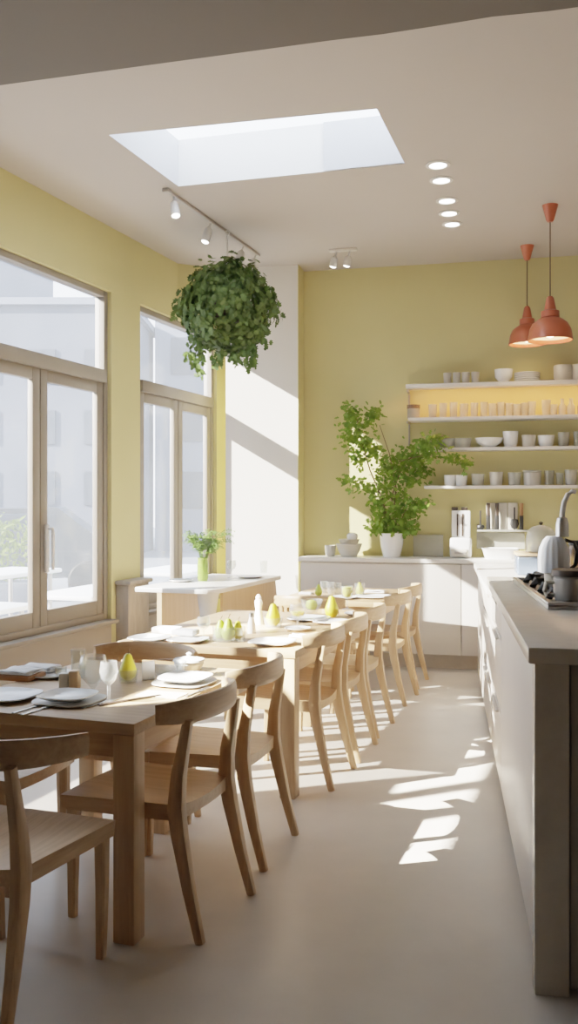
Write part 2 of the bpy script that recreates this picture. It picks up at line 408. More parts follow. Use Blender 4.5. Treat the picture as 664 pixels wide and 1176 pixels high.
# frame: x right (IU), y away (IV)
IL1, IL2 = 2.62, 4.85
def island_unit(y0, y1, label, top, drawers=0):
    # built with local x running toward the camera so that the front faces the aisle (-IU)
    pa = I0 + IV * y1 + IU * .015; r = thing('island_cabinet', label, 'cabinet', pa, A_ISL - PI / 2)
    ln = y1 - y0; d = .62
    MB().box((ln / 2, .02 + d / 2, (.06 + top) / 2), (ln, d, top - .06)).build('carcass', M['island'], r, smooth=False)
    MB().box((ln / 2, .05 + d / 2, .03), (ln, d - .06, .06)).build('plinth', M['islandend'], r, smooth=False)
    if drawers:
        hh = [.18] + [(top - .06 - .18) / (drawers - 1)] * (drawers - 1); z = top
        for hgt in hh:
            d_ = MB().box((ln / 2, .008, z - hgt / 2 - .008), (ln - .008, .024, hgt - .022), .004).build('drawer', M['island'], r)
            MB().box((ln / 2, -.012, z - .034), (ln * .5, .02, .014), .005).build('handle', M['island'], d_)
            z -= hgt
    else:
        MB().box((ln / 2, .008, (.06 + top) / 2), (ln - .006, .024, top - .07), .004).build('door', M['island'], r)
    return r
island_unit(.06, 1.75, 'long plain island cabinet front nearest the camera', ITOP - .05)
island_unit(1.75, 2.62, 'island cabinet with stacked drawers in the middle of the run', ITOP - .05, 3)
island_unit(2.62, 3.7, 'lower island cabinet with drawers beyond the hob', .92, 3)
island_unit(3.7, 4.80, 'far island cabinet with a plain door next to the back worktop', .92)
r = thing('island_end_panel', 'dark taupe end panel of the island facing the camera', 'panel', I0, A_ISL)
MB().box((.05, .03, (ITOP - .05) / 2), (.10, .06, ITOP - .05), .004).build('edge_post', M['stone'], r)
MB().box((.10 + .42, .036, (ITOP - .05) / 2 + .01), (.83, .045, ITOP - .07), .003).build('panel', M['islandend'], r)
def top_slab(name, pts, z0, z1, m, label):
    o = MB().prism([(p.x, p.y) for p in pts], z0, z1, .008).build(name, m); return tag(o, label, 'worktop')
a0 = I0 - IU * .022 - IV * .03
top_slab('island_worktop', [a0, a0 + IU * 1.0, a0 + IU * 1.0 + IV * 2.62, a0 + IV * 2.62], ITOP - .05, ITOP, M['stone'], 'beige stone worktop on the near part of the island, carrying the hob')
a1 = a0 + IV * 2.66 - IU * .0; L2 = 2.14
top_slab('island_worktop', [a1, a1 + IU * 1.0, a1 + IU * 1.0 + IV * 2.0, a1 + IV * L2], .92, CZ, M['whitetop'], 'lower pale worktop on the far part of the island, lit by the sun')

# ---------------------------------------------------------------- open shelves on the back wall
def bw(px):                                # s coordinate along back wall seen at px (front plane offset 0)
    k = (px - CX) / F; return (k * B0.y - B0.x) / (U.x - k * U.y)
def shelf_s(px, dep=.11):
    q = B0 - V * dep; k = (px - CX) / F; return (k * q.y - q.x) / (U.x - k * U.y)
SH = [('uppermost white wall shelf above the warm light, holding stacked bowls', 466, 2.515, .24),
      ('white wall shelf under the warm light, holding a row of clear glasses', 469, 2.215, .24),
      ('third white wall shelf from the top, holding white bowls and a cup', 491, 1.945, .22),
      ('lowest white wall shelf, with cups and glass jars beside the plant', 487, 1.607, .22)]
SEND = 3.5
for lab, px, z, dep in SH:
    s0 = shelf_s(px, dep)
    o = MB().box(((SEND - s0) / 2, 0, 0), (SEND - s0, dep, .027), .004).build('wall_shelf', M['shelf'], loc=uv(s0, -dep / 2 - .002, z - .0135), rz=A_ROOM)
    tag(o, lab, 'shelf')
    if 'uppermost' in lab: MB().box(((SEND - s0) / 2, -dep / 2 + .005, -.0195), (SEND - s0, .008, .013), .001).build('lip', M['shelf'], o)
s0 = shelf_s(470, .02)
up = thing('shelf_bracket', 'thin grey metal upright at the left end of the wall shelves', 'bracket', uv(s0 - .0, 0, 1.97), A_ROOM)
MB().box((0, -.007, .12), (.016, .012, .22), .002).box((0, -.007, .38), (.016, .012, .20), .002).build('upright', M['rail'], up)
MB().box((0, -.10, .212), (.012, .18, .02), .002).build('arm', M['rail'], up)
MB().box((0, -.10, .495), (.012, .18, .02), .002).build('arm', M['rail'], up)
# warm strip under the uppermost shelf
s0 = shelf_s(476, .2)
o = MB().box((1.15, 0, 0), (2.3, .02, .006)).build('light_strip', M['led'], loc=uv(s0, -.215, 2.515 - .027 - .0031), rz=A_ROOM); tag(o, 'warm light strip under the uppermost wall shelf', 'lamp')

def lathe_thing(name, prof, m, n=24, **k):
    return MB().lathe(prof, n, **k).build(name, m)
def tumbler(r=.032, h=.10): return [(0, 0), (r * .85, 0), (r, h), (r * .93, h), (r * .8, .008), (0, .008)]
def bowl(r, h, foot=.5): return [(0, 0), (r * foot, 0), (r * foot, .008), (r * .85, h * .5), (r, h), (r * .96, h), (r * .8, h * .52), (r * foot * .9, .016), (0, .014)]
def cup(r, h): return [(0, 0), (r * .72, 0), (r * .9, h * .3), (r, h), (r * .93, h), (r * .84, h * .3), (r * .6, .01), (0, .01)]
def shelf_pt(px, z, dep=.12): return uv(shelf_s(px, dep), -dep, z)
def put(name, prof, m, px, z, label, cat, group=None, n=24, dep=.12, **k):
    o = lathe_thing(name, prof, m, n, **k); o.location = shelf_pt(px, z, dep); o.rotation_euler.z = A_ROOM
    return tag(o, label, cat, group)
Z1, Z2, Z3, Z4 = 2.515, 2.215, 1.945, 1.607
for i, px in enumerate((514, 524.5, 535, 546)):
    put('beaker', tumbler(.036, .105), M['cream'], px, Z1, 'pale beaker on the uppermost shelf, %s from its left end' % ORD[i], 'cup', 'pale beakers on the uppermost shelf')
put('footed_bowl', [(0, 0), (.05, 0), (.045, .015), (.075, .05), (.08, .12), (.074, .12), (.068, .05), (.03, .025), (0, .024)], M['china'], 578.5, Z1, 'white footed bowl standing alone on the uppermost shelf', 'bowl')
pl0 = None
for k in range(5):
    r_ = .115 - .002 * (k % 2)
    if pl0 is None:
        pl0 = put('plate', [(0, 0), (r_ * .6, 0), (r_, .013), (r_ * .98, .017), (r_ * .6, .006), (0, .006)], M['china'], 605.5, Z1, '', 'plate')
        q = pl0
    else: q = dup(pl0, pl0.location + Vector((0, 0, .0165 * k)), A_ROOM)
    q['label'] = 'white plate on the uppermost shelf, ' + ['bottom', 'second from bottom', 'middle', 'second from top', 'topmost'][k] + ' of its stack'; q['group'] = 'stacked plates on the uppermost shelf'
o = MB().box((0, 0, .008), (.12, .10, .016), .003).build('tray', M['dark'], loc=shelf_pt(628.5, Z1), rz=A_ROOM); tag(o, 'small flat dark tray between the plates and the cups on the uppermost shelf', 'tray')
for i, px in enumerate((647, 667)):
    put('storage_pot', [(0, 0), (.072, 0), (.08, .02), (.082, .13), (.076, .14), (.07, .14), (.07, .02), (0, .02)], M['greychina'] if 0 else M['cream'], px, Z1, ['rounded cream pot right of the dark tray on the uppermost shelf', 'cream pot cut off by the right edge, on the uppermost shelf'][i], 'pot')
# glasses on the lit shelf
r = thing('glass_canister', 'squat clear canister with lid at the left end of the lit shelf', 'jar', shelf_pt(475, Z2), A_ROOM)
MB().lathe([(0, 0), (.055, 0), (.058, .09), (.053, .09), (.05, .01), (0, .01)]).build('body', M['frost'], r)
MB().lathe([(0, .092), (.06, .092), (.06, .125), (0, .128)]).build('lid', M['amber'], r)
gx = (497, 509, 521, 533, 545, 556, 566, 575.5, 585, 594, 603, 611, 627.5, 636)
for i, px in enumerate(gx):
    h = (.125, .135, .14, .125, .13, .135, .12, .13, .12, .11, .12, .13, .14, .10)[i]
    put('drinking_glass', tumbler(.036 if i % 3 else .040, h), M['frost'], px, Z2, 'clear glass on the warmly lit shelf, %s from its left end' % ORD[i], 'glass', 'glasses on the warmly lit shelf', 16)
for i, px in enumerate((646, 656, 668)):
    put('glass_bottle', [(0, 0), (.034, 0), (.036, .08), (.016, .11), (.016, .145), (.019, .15), (.012, .15), (.012, .11), (.03, .08), (.03, .008), (0, .008)], M['frost'], px, Z2, 'small clear bottle at the right of the lit shelf, %s of three from the left' % ORD[i], 'bottle', 'bottles on the warmly lit shelf', 16)
# third shelf
for i, px in enumerate((514, 531)):
    put('glass_dish', [(0, 0), (.07, 0), (.078, .05), (.082, .085), (.076, .085), (.07, .05), (.06, .01), (0, .01)], M['frost'], px, Z3, ['cloudy glass dish at the left end of the third shelf', 'cloudy glass dish between its twin and the white bowl on the third shelf'][i], 'dish')
put('serving_bowl', bowl(.125, .085, .45), M['china'], 562, Z3, 'wide white serving bowl on the third shelf', 'bowl')
put('tall_cup', cup(.068, .14), M['china'], 586.5, Z3, 'tall white cup right of the wide white bowl on the third shelf', 'cup')
put('storage_jar', tumbler(.062, .105), M['cream'], 607.5, Z3, 'pale straight jar between the tall cup and the small bowl on the third shelf', 'jar')
put('small_bowl', cup(.072, .10), M['china'], 627.5, Z3, 'deep white bowl on the third shelf, near its right end', 'bowl')
put('storage_jar', tumbler(.05, .125), M['frost'], 647.5, Z3, 'cloudy glass jar right of the deep white bowl on the third shelf', 'jar')
put('storage_jar', tumbler(.05, .13), M['clear'], 665, Z3, 'clear jar cut off by the right edge on the third shelf', 'jar')
# lowest shelf
for i, px in enumerate((517, 530)):
    put('white_beaker', tumbler(.055, .095), M['china'], px, Z4, ['white beaker at the left of the lowest shelf, half behind a plant branch', 'white beaker just right of its twin under the plant branch, lowest shelf'][i], 'cup')
for i, px in enumerate((549, 570, 591)):
    put('white_mug', tumbler((.058, .06, .058)[i], (.105, .12, .115)[i]), M['frost'] if i % 2 == 0 else M['cream'], px, Z4, ['cloudy beaker left of the pale one on the lowest shelf', 'pale beaker in the middle of the lowest shelf', 'cloudy beaker beside the lidded jar on the lowest shelf'][i], 'cup')
r = thing('lidded_jar', 'wide pale jar with a rim lid on the lowest shelf', 'jar', shelf_pt(611.5, Z4), A_ROOM)
MB().lathe([(0, 0), (.072, 0), (.075, .11), (.07, .115), (0, .115)]).build('body', M['greychina'], r)
MB().lathe([(0, .116), (.08, .116), (.08, .132), (0, .135)]).build('lid', M['frost'], r)
for i, px in enumerate((631, 643, 656)):
    put('clear_jar', tumbler((.045, .035, .055)[i], (.13, .11, .135)[i]), M['frost' if i == 2 else 'clear'], px, Z4, ['clear jar right of the lidded jar on the lowest shelf', 'narrow clear glass between two jars on the lowest shelf', 'cloudy jar at the right end of the lowest shelf'][i], 'jar')

# ---------------------------------------------------------------- things on the back worktop
def wt(px, back=.22): # on back worktop, distance back from cabinet front
    q = c0 + V * back; k = (px - CX) / F; s_ = (k * q.y - q.x) / (U.x - k * U.y); p = q + U * s_; return Vector((p.x, p.y, CZ))
p = wt(401, .2)
o = lathe_thing('mixing_bowl', [(0, 0), (.07, 0), (.10, .06), (.115, .105), (.122, .11), (.118, .118), (.108, .11), (.09, .06), (.06, .012), (0, .012)], M['cream']); o.location = p
tag(o, 'large cream bowl on the back worktop left of the potted plant', 'bowl')
for i, (dx, dz, rr) in enumerate(((-.03, .016, .085), (.02, .036, .08))):
    pass
o = lathe_thing('small_bowl', bowl(.096, .075, .6), M['cream']); o.location = p + Vector((-.0, 0, .083)); tag(o, 'smaller cream bowl resting in the large cream bowl', 'bowl')
o = lathe_thing('mug', cup(.05, .10), M['cream']); o.location = wt(382, .20) + Vector((-.02, 0, 0)); tag(o, 'little cream cup left of the large cream bowl', 'cup')
o = lathe_thing('egg_cup', [(0, 0), (.03, 0), (.05, .03), (.05, .06), (.03, .075), (0, .08)], M['china']); o.location = p + Vector((.03, 0, .14)); tag(o, 'rounded white pot sitting on the cream bowls', 'pot')
# knife block with two knives on a white appliance
p = wt(529.5, .26)
r = thing('kitchen_scale', 'white kitchen appliance with rounded front at the corner of the back worktop', 'appliance', p, A_ROOM)
MB().box((0, 0, .09), (.19, .16, .18), .025, seg=3).build('body', M['china'], r)
MB().box((-.01, -.09, .045), (.16, .06, .07), .02, seg=3).build('front_drawer', M['cream'], r)
MB().box((0, -.122, .05), (.10, .008, .02), .003).build('grip', M['rail'], r)
r = thing('knife_block', 'white knife block standing on the white appliance, two dark handles', 'knife block', p + Vector((0, 0, .1805)), A_ROOM)
MB().box((0, .03, .12), (.165, .07, .24), .008).build('block', M['china'], r)
for x in (-.03, .015):
    MB().box((x, -.008, .11), (.014, .01, .20), .002).build('knife_slot', M['dark'], r)
for x in (-.055, .03):
    MB().box((x, .03, .255), (.055, .035, .03), .006).build('knife_handle', M['dark'], r)
# ledge with jars and utensils
LZ = 1.215
pL = uv(shelf_s(548, .09), -.06, LZ); pR = uv(shelf_s(612, .09), -.06, LZ); LL = (pR - pL).length
o = MB().box((LL / 2, 0, -.009), (LL, .115, .018), .003).build('utensil_ledge', M['frost'], loc=pL, rz=A_ROOM); tag(o, 'narrow glass ledge on the back wall holding kitchen tools', 'shelf')
o = MB().box((0, 0, .0), (.42, .004, .15)).build('splash_panel', M['frost'], loc=uv(shelf_s(575, .01), -.012, LZ - .10), rz=A_ROOM, smooth=False); tag(o, 'cloudy glass panel on the wall below the utensil ledge', 'panel')
for i, px in enumerate((564, 577, 589)):
    o = MB().box((0, 0, .12), (.085, .035, .24), .006).build('canister', M['cream'], loc=uv(shelf_s(px, .05), -.045, LZ), rz=A_ROOM); tag(o, 'tall pale box on the utensil ledge, %s of three from the left' % ORD[i], 'canister', 'pale boxes on the utensil ledge')
def utensil(px, kind, label, m):
    r = thing(kind, label, 'utensil', uv(shelf_s(px, .09), -.095, LZ), A_ROOM)
    if kind == 'ladle':
        MB().tube([(0, 0, .03), (0, .004, .17)], .007).build('handle', m, r); MB().lathe([(0, 0), (.02, .002), (.036, .02), (.03, .04), (0, .05)]).build('scoop', M['black'], r)
    elif kind == 'spoon':
        MB().tube([(0, 0, .05), (0, .004, .20)], .007).build('handle', m, r); MB().lathe([(0, 0), (.025, .015), (.038, .05), (.03, .09), (0, .10)], sy=.35).build('bowl', M['black'], r)
    else:
        MB().box((0, 0, .065), (.034, .012, .13), .004).build('blade', M['black'], r); MB().loft([(0, 0, .125), (0, .004, .235)], [(.03, .02), (.034, .024)]).build('handle', m, r)
utensil(552, 'ladle', 'black ladle at the left end of the utensil ledge', M['black'])
utensil(561, 'knife', 'thin dark knife standing left of the pale boxes', M['dark'])
utensil(571, 'knife', 'dark knife standing between two pale boxes', M['dark'])
utensil(591, 'spoon', 'black round spoon in front of the right pale box', M['black'])
utensil(599, 'spatula', 'spatula with brown wooden handle at the right end of the ledge', M['brown'])
r = thing('dish_basin', 'oblong white basin on the back worktop under the utensil ledge', 'basin', wt(575, .2), A_ROOM)
t_ = MB(); b_ = t_.b; rings = []
for (sx, sy, z) in ((.13, .09, .0), (.16, .12, .085), (.168, .128, .092), (.15, .11, .092), (.12, .085, .015)):
    rings.append([b_.verts.new((math.copysign(abs(math.cos(a)) ** .4, math.cos(a)) * sx, math.copysign(abs(math.sin(a)) ** .4, math.sin(a)) * sy, z)) for a in [2 * PI * (k + .5) / 24 for k in range(24)]])
for a, b in zip(rings, rings[1:]):
    for k in range(24): b_.faces.new((a[k], a[(k + 1) % 24], b[(k + 1) % 24], b[k]))
b_.faces.new(rings[0]); b_.faces.new(rings[-1])
t_.build('basin_body', M['china'], r)
o = MB().box((0, 0, .1), (.27, .02, .2), .004).build('glass_rack', M['frost'], loc=wt(492, .33), rz=A_ROOM); tag(o, 'upright cloudy glass board leaning by the back wall, right of the plant pot', 'board')

# ---------------------------------------------------------------- foliage
def leaf(b, pos, nrm, tip, size, lobes=True):
    n = nrm.normalized(); t = (tip - n * tip.dot(n))
    if t.length < 1e-4: t = n.orthogonal()
    t.normalize(); s = n.cross(t)
    if lobes: prof = [(0, 0), (.30, .12), (.20, .30), (.50, .48), (.24, .58), (.26, .85), (0, 1.0)]
    else: prof = [(0, 0), (.12, .3), (.14, .6), (0, 1.0)]
    mid = [b.verts.new(pos + t * (v * size) - n * (.10 * size * v * v)) for u, v in prof if 1]
    lft = []; rgt = []
    for (u, v), mv in zip(prof, mid):
        if u == 0: lft.append(mv); rgt.append(mv)
        else:
            lft.append(b.verts.new(mv.co + s * u * size + n * .12 * size * u)); rgt.append(b.verts.new(mv.co - s * u * size + n * .12 * size * u))
    for i in range(len(prof) - 1):
        for L_ in (lft, rgt):
            vs = []
            for v in (mid[i], mid[i + 1], L_[i + 1], L_[i]):
                if v not in vs: vs.append(v)
            if len(vs) >= 3: b.faces.new(vs)
def rv(s=1.0): return Vector((random.gauss(0, s), random.gauss(0, s), random.gauss(0, s)))
# hanging ball plant
hc = atY(261, 353, 7.25); top_at = Vector((hc.x, hc.y, HC))
hp = thing('hanging_plant', 'bushy dark green plant hanging as a ball from the ceiling rail', 'plant', hc)
f = MB(); b = f.b
for i in range(3600):
    d_ = rv().normalized(); rad = .36 * (1 + .13 * math.sin(d_.x * 7 + 1) * math.cos(d_.z * 6) + random.gauss(0, .06)) * (.72 + .28 * random.random() ** .4)
    p = Vector((d_.x * rad * 1.02, d_.y * rad, d_.z * rad * 1.0))
    leaf(b, p, d_ + rv(.35), Vector((d_.x * .5, d_.y * .5, -1)) + rv(.35), random.uniform(.036, .068))
strands = [(-.20, -.32, .22), (-.24, -.22, .2), (.16, -.33, .16), (.20, -.26, .18), (-.06, -.36, .1), (.06, -.37, .10), (.33, .12, .0), (.36, .02, .08), (-.36, .05, .14), (.28, -.16, .16)]
for (x, z, ln) in strands:
    for j in range(int(10 + ln * 130)):
        q = random.random(); y_ = -.12 + random.uniform(-.1, .1)
        p = Vector((x * (1 + .1 * q) + random.gauss(0, .022), y_, z - q * ln + random.gauss(0, .015)))
        leaf(b, p, Vector((random.gauss(0, .6), -1, random.gauss(0, .5))), Vector((random.gauss(0, .5), 0, -1)), random.uniform(.035, .06))
for j in range(60):
    p = Vector((random.choice((-.17, .02, .08, .19)) + random.gauss(0, .035), random.gauss(0, .08), .33 + random.uniform(-.06, .05)))
    leaf(b, p, Vector((0, -.6, .8)) + rv(.4), rv(), random.uniform(.04, .06))
f.build('foliage', M['leafdark'], hp, smooth=False)
MB().lathe([(0, -.12), (.10, -.12), (.14, .05), (.15, .07), (.13, .07), (.1, -.1), (0, -.1)]).build('pot', M['dark'], hp)
zt_ = HC - hc.z
MB().tube([(0, 0, .05), (0, 0, .30), (0, 0, zt_ - .065)], .006).tube([(-.02, 0, zt_ - .04), (0, 0, zt_ - .028), (.02, 0, zt_ - .04), (.012, 0, zt_ - .065), (0, 0, zt_ - .066)], .005).build('hook', M['fitting'], hp)

# tall plant on the back worktop
pb = wt(450, .20)
tp = thing('potted_plant', 'tall leafy green plant in a white pot on the back worktop', 'plant', pb)
MB().lathe([(0, 0), (.075, 0), (.10, .10), (.108, .20), (.109, .215), (.100, .215), (.096, .19), (.09, .17), (0, .17)], 32).build('pot', M['china'], tp)
MB().lathe([(0, .175), (.094, .178)], 24).build('soil', M['stem'], tp)
def pp_(px, py, dy=0.0): return atY(px, py, pb.y + dy) - pb
sm = MB(); f = MB(); b = f.b
stems = [([(450, 612), (438, 570), (425, 540), (416, 510), (410, 480)], .008), ([(452, 612), (450, 570), (462, 535), (480, 518), (505, 508)], .007),
         ([(447, 612), (440, 585), (432, 555), (405, 552)], .005), ([(455, 612), (468, 580), (482, 575)], .005), ([(450, 612), (455, 560), (447, 520), (436, 488)], .006), ([(458, 530), (490, 522), (515, 527), (532, 535)], .004)]
for pts_, r_ in stems:
    sm.tube([pp_(x, y, random.uniform(-.03, .01) - (.13 if x > 486 else .03 if x > 470 else 0)) for x, y in pts_], [r_ * (1 - .5 * i / (len(pts_) - 1)) for i in range(len(pts_))], 6)
sm.build('stems', M['stem'], tp)
cl = [(400, 473, 8, 60), (410, 485, 14, 130), (428, 476, 10, 70), (404, 503, 12, 90), (420, 508, 13, 100), (430, 520, 9, 50), (411, 527, 8, 45), (398, 551, 6, 30), (412, 556, 8, 40), (425, 563, 8, 45),
      (445, 540, 13, 100), (452, 528, 10, 60), (440, 560, 12, 80), (465, 535, 12, 90), (475, 520, 12, 100), (488, 512, 12, 100), (500, 506, 7, 40), (483, 540, 10, 70), (472, 550, 9, 55), (515, 526, 6, 35), (527, 533, 6, 40), (492, 525, 6, 30),
      (445, 590, 14, 130), (462, 595, 14, 120), (436, 604, 12, 80), (476, 583, 10, 70), (487, 577, 7, 35), (470, 604, 11, 80), (452, 605, 13, 90), (458, 572, 12, 70), (432, 578, 9, 50)]
for (x, y, rp_, n_) in cl:
    ctr = pp_(x, y, random.uniform(-.05, .03)); rr = rp_ * pb.y / F
    for i in range(int(n_ * .85)):
        p = ctr + Vector((random.gauss(0, rr * .6), random.gauss(0, min(rr, .05) * .7), random.gauss(0, rr * .6)))
        p.y = min(p.y, .2 - .2327 * p.x - (.075 if x < 486 else .29))
        if p.z < .215: p.z = .215 + random.random() * .05
        leaf(b, p, Vector((random.gauss(0, .6), -.7, .7)) + rv(.3), Vector((random.gauss(0, .8), random.gauss(0, .4), random.gauss(-.3, .6))), random.uniform(.035, .06))
f.build('foliage', M['leaf'], tp, smooth=False)

# ---------------------------------------------------------------- ceiling fittings
# track with spots
t0 = at(192, 217, HC); t1 = at(297, 292, HC); dT = (t1 - t0); LT = dT.length; aT = math.atan2(dT.y, dT.x)
trk = thing('track_light', 'grey ceiling track with small white spotlights above the hanging plant', 'lamp', (t0.x, t0.y, HC), aT)
MB().box((LT / 2, 0, -.012), (LT, .035, .022), .004).box((.0, 0, -.015), (.06, .05, .028), .006).build('rail', M['rail'], trk)
def spot(parent, x, y, tilt, ln=.16):
    mt = Matrix.Translation((x, y, -.023)) @ Matrix.Rotation(tilt, 4, 'X') @ Matrix.Rotation(.25, 4, 'Y')
    h = MB(); h.tube([(0, 0, 0), (0, 0, -.05)], .008); h.lathe([(0, -.045), (.02, -.045), (.03, -.06), (.034, -.05 - ln * .7), (.03, -.05 - ln * .7), (0, -.04 - ln * .6)], 16)
    bmesh.ops.transform(h.b, matrix=mt, verts=h.b.verts); s_ = h.build('spot_head', M['fitting'], parent)
    g = MB().lathe([(0, -.046 - ln * .7), (.029, -.046 - ln * .7), (.02, -.055 - ln * .7), (0, -.06 - ln * .7)], 16)
    bmesh.ops.transform(g.b, matrix=mt, verts=g.b.verts); g.build('bulb', M['spotglow'], s_)
for frac in (.055, .42, .80, .96): spot(trk, LT * frac, 0, -.25 if frac < .3 else .2)
p = at(394, 286, HC)
s2 = thing('spotlight_bar', 'small white double spotlight on the ceiling near the back wall', 'lamp', p, A_ROOM)
MB().box((0, 0, -.01), (.24, .05, .02), .005).build('base_plate', M['fitting'], s2)
spot(s2, -.06, 0, .1, .11); spot(s2, .06, 0, .1, .11)
for i, (x, y) in enumerate(((503, 189), (507, 206.5), (513.5, 230), (516, 244.5), (519.5, 257))):
    p = at(x, y, HC); r = thing('downlight', 'round recessed downlight in the ceiling, %s of five counted from the nearest' % ORD[i], 'lamp', p, 0, 'recessed downlights in the ceiling')
    MB().lathe([(.055, -.001), (.078, -.001), (.08, -.006), (.057, -.010), (.055, -.001)], 28).build('trim_ring', M['fitting'], r)
    MB().lathe([(0, -.004), (.056, -.004)], 24).build('lens', M['spotglow'], r)
# pendants
def pendant(px_c, Y, z_rim, R, label, loc=None):
    p = Vector(((px_c - CX) * Y / F, Y, z_rim)); r = thing('pendant_lamp', label, 'lamp', p, 0, None)
    k = R / .16
    sh = MB().lathe([(.16 * k, 0), (.163 * k, .004), (.158 * k, .03), (.150 * k, .08), (.128 * k, .125), (.09 * k, .155), (.058 * k, .17), (.055 * k, .172), (.05 * k, .17), (.085 * k, .148), (.12 * k, .118), (.143 * k, .075), (.151 * k, .03), (.155 * k, .002), (.16 * k, 0)], 40).build('lamp_shade', M['orange'], r)
    MB().lathe([(.054 * k, .168), (.066 * k, .172), (.066 * k, .215), (.05 * k, .222), (.044 * k, .225), (.028 * k, .31), (.018 * k, .325), (0, .327)], 28).build('socket_cap', M['orange'], r)
    MB().lathe([(.1505 * k, .028), (.1425 * k, .0745), (.119 * k, .117), (.08 * k, .145), (0, .155)], 36).build('shade_lining', M['shadein'], sh)
    top = HC - z_rim
    MB().tube([(0, 0, .32), (0, 0, top - .10)], .0045, 6).build('cord', M['cord'], r)
    MB().lathe([(0, top - .125), (.02, top - .122), (.028, top - .11), (.055, top - .01), (.058, top), (0, top)], 24).build('ceiling_cup', M['orange'], r)
    MB().lathe([(0, .02), (.03, .03), (.042, .06), (.03, .095), (.018, .12), (0, .13)], 20).build('bulb', M['lamp'], r)
    return r
pendant(632, 6.72, 2.645, .16, 'orange pendant lamp on a thin cord, the nearer and lower of two')
pendant(605.5, 7.78, 2.80, .152, 'orange pendant lamp farther back, half behind the nearer one')

# ---------------------------------------------------------------- tables
A_T = math.radians(-18.8)
TA = Vector((math.sin(-A_T), math.cos(A_T), 0)); TR = Vector((math.cos(A_T), math.sin(A_T), 0))
TH = 0.73
def table(corner, wid, ln, label, legw=.078, nx=0, fx=.36):
    """corner = near right corner; local x right, y away, origin at near-right corner on floor"""
    r = thing('dining_table', label, 'table', (corner.x, corner.y, 0), A_T, 'oak dining tables in a row')
    MB().box((-wid / 2, ln / 2, TH - .02), (wid, ln, .04), .004).build('tabletop', M['oakx'], r)
    i = .005
    for (x, y) in ((-i - legw / 2 - nx, i + legw / 2), (-wid + i + legw / 2, i + legw / 2), (-i - legw / 2 - fx, ln - i - legw / 2), (-wid + i + legw / 2, ln - i - legw / 2)):
        MB().box((x, y, (TH - .041) / 2), (legw, legw, TH - .041), .004).build('leg', M['oakz'], r)
    for y in (i + .045, ln - i - .045): MB().box((-wid / 2, y, TH - .085), (wid - 2 * (legw + i), .022, .085), .002).build('apron', M['oakx'], r)
    for x in (-i - .045, -wid + i + .045): MB().box((x, ln / 2, TH - .085), (.022, ln - 2 * (legw + i), .085), .002).build('apron', M['oaky'], r)
    return r
K1 = at(159.5, 829, TH) - TA * .03; K2 = at(339, 747.5, TH) ; K3 = at(446, 692, TH) - TR * .06
table(K1, .80, 1.03, 'oak dining table nearest the camera, laid with plates and glasses')
table(K2, .98, 1.50, 'long oak dining table in the middle of the row')
table(K3, .80, 1.05, 'oak dining table farthest back, by the white cabinets', nx=.36)

# ---------------------------------------------------------------- chairs
def make_chair(label, half=.258, wrap=.115):
    r = thing('dining_chair', label, 'chair', (0, 0, 0), 0, 'oak dining chairs with curved backrests')
    # seat: dished solid slab, local +y is the front
    s_ = MB(); b = s_.b; nx, ny = 12, 12; tops = []; bots = []
    for j in range(ny + 1):
        v = j / ny; y = -.215 + .445 * v; hw = .195 + .035 * v
        rt = []; rb = []
        for i_ in range(nx + 1):
            u = -1 + 2 * i_ / nx
            yy = y + (.018 * (1 - u * u) if j == ny else 0) - (.0 if j else .012 * (1 - u * u))
            dish = -.020 * (1 - u * u) * math.sin(PI * min(1, max(0, v * .85 + .05))) - .012 * (1 - u * u) * (1 - v)
            edge = -.004 if abs(u) == 1 or j in (0, ny) else 0
            rt.append(b.verts.new((u * hw, yy, .445 + dish + edge - .006 * v)))
            rb.append(b.verts.new((u * hw * .985, yy * .985, .385 + (.022 * (1 - u * u) * math.sin(PI * v)))))
        tops.append(rt); bots.append(rb)
    for j in range(ny):
        for i_ in range(nx):
            b.faces.new((tops[j][i_], tops[j][i_ + 1], tops[j + 1][i_ + 1], tops[j + 1][i_])); b.faces.new((bots[j][i_], bots[j + 1][i_], bots[j + 1][i_ + 1], bots[j][i_ + 1]))
    per_t = tops[0] + [tops[j][nx] for j in range(1, ny + 1)] + tops[ny][:-1][::-1] + [tops[j][0] for j in range(ny - 1, 0, -1)]
    per_b = bots[0] + [bots[j][nx] for j in range(1, ny + 1)] + bots[ny][:-1][::-1] + [bots[j][0] for j in range(ny - 1, 0, -1)]
    for k in range(len(per_t)):
        k2 = (k + 1) % len(per_t); b.faces.new((per_t[k], per_b[k], per_b[k2], per_t[k2]))
    s_.build('seat', M['oaky'], r)
    for sg in (-1, 1):
        MB().loft([(sg * .192, .205, 0), (sg * .200, .198, .22), (sg * .203, .192, .40)], [(.028, .030), (.036, .038), (.042, .044)], 8, 5).build('leg', M['oakz'], r)
        # rear leg continues up as the back post
        MB().loft([(sg * .205, -.305, 0), (sg * .200, -.262, .16), (sg * .194, -.222, .34), (sg * .190, -.208, .43), (sg * .186, -.214, .54), (sg * .184, -.234, .65), (sg * .183, -.248, .728)],
                  [(.028, .032), (.034, .042), (.042, .056), (.045, .060), (.040, .050), (.033, .040), (.028, .034)], 10, 4).build('leg', M['oakz'], r)
    # curved backrest
    n = 22; pts_ = []; sz = []
    for k in range(n + 1):
        u = -1 + 2 * k / n
        x = half * math.sin(u * 1.1) / math.sin(1.1); y = -.280 + wrap * (abs(u) ** 2.2)
        pts_.append((x, y, .752 + .006 * (1 - u * u))); hgt = .088 - .020 * abs(u) ** 3
        sz.append((hgt, .026 - .006 * abs(u) ** 4))
    MB().loft(pts_, sz, 12, 3.2, up=(0, 0, 1)).build('backrest', M['oakx'], r)
    MB().box((0, -.195, .400), (.33, .022, .035), .005).build('rear_rail', M['oakx'], r)
    return r
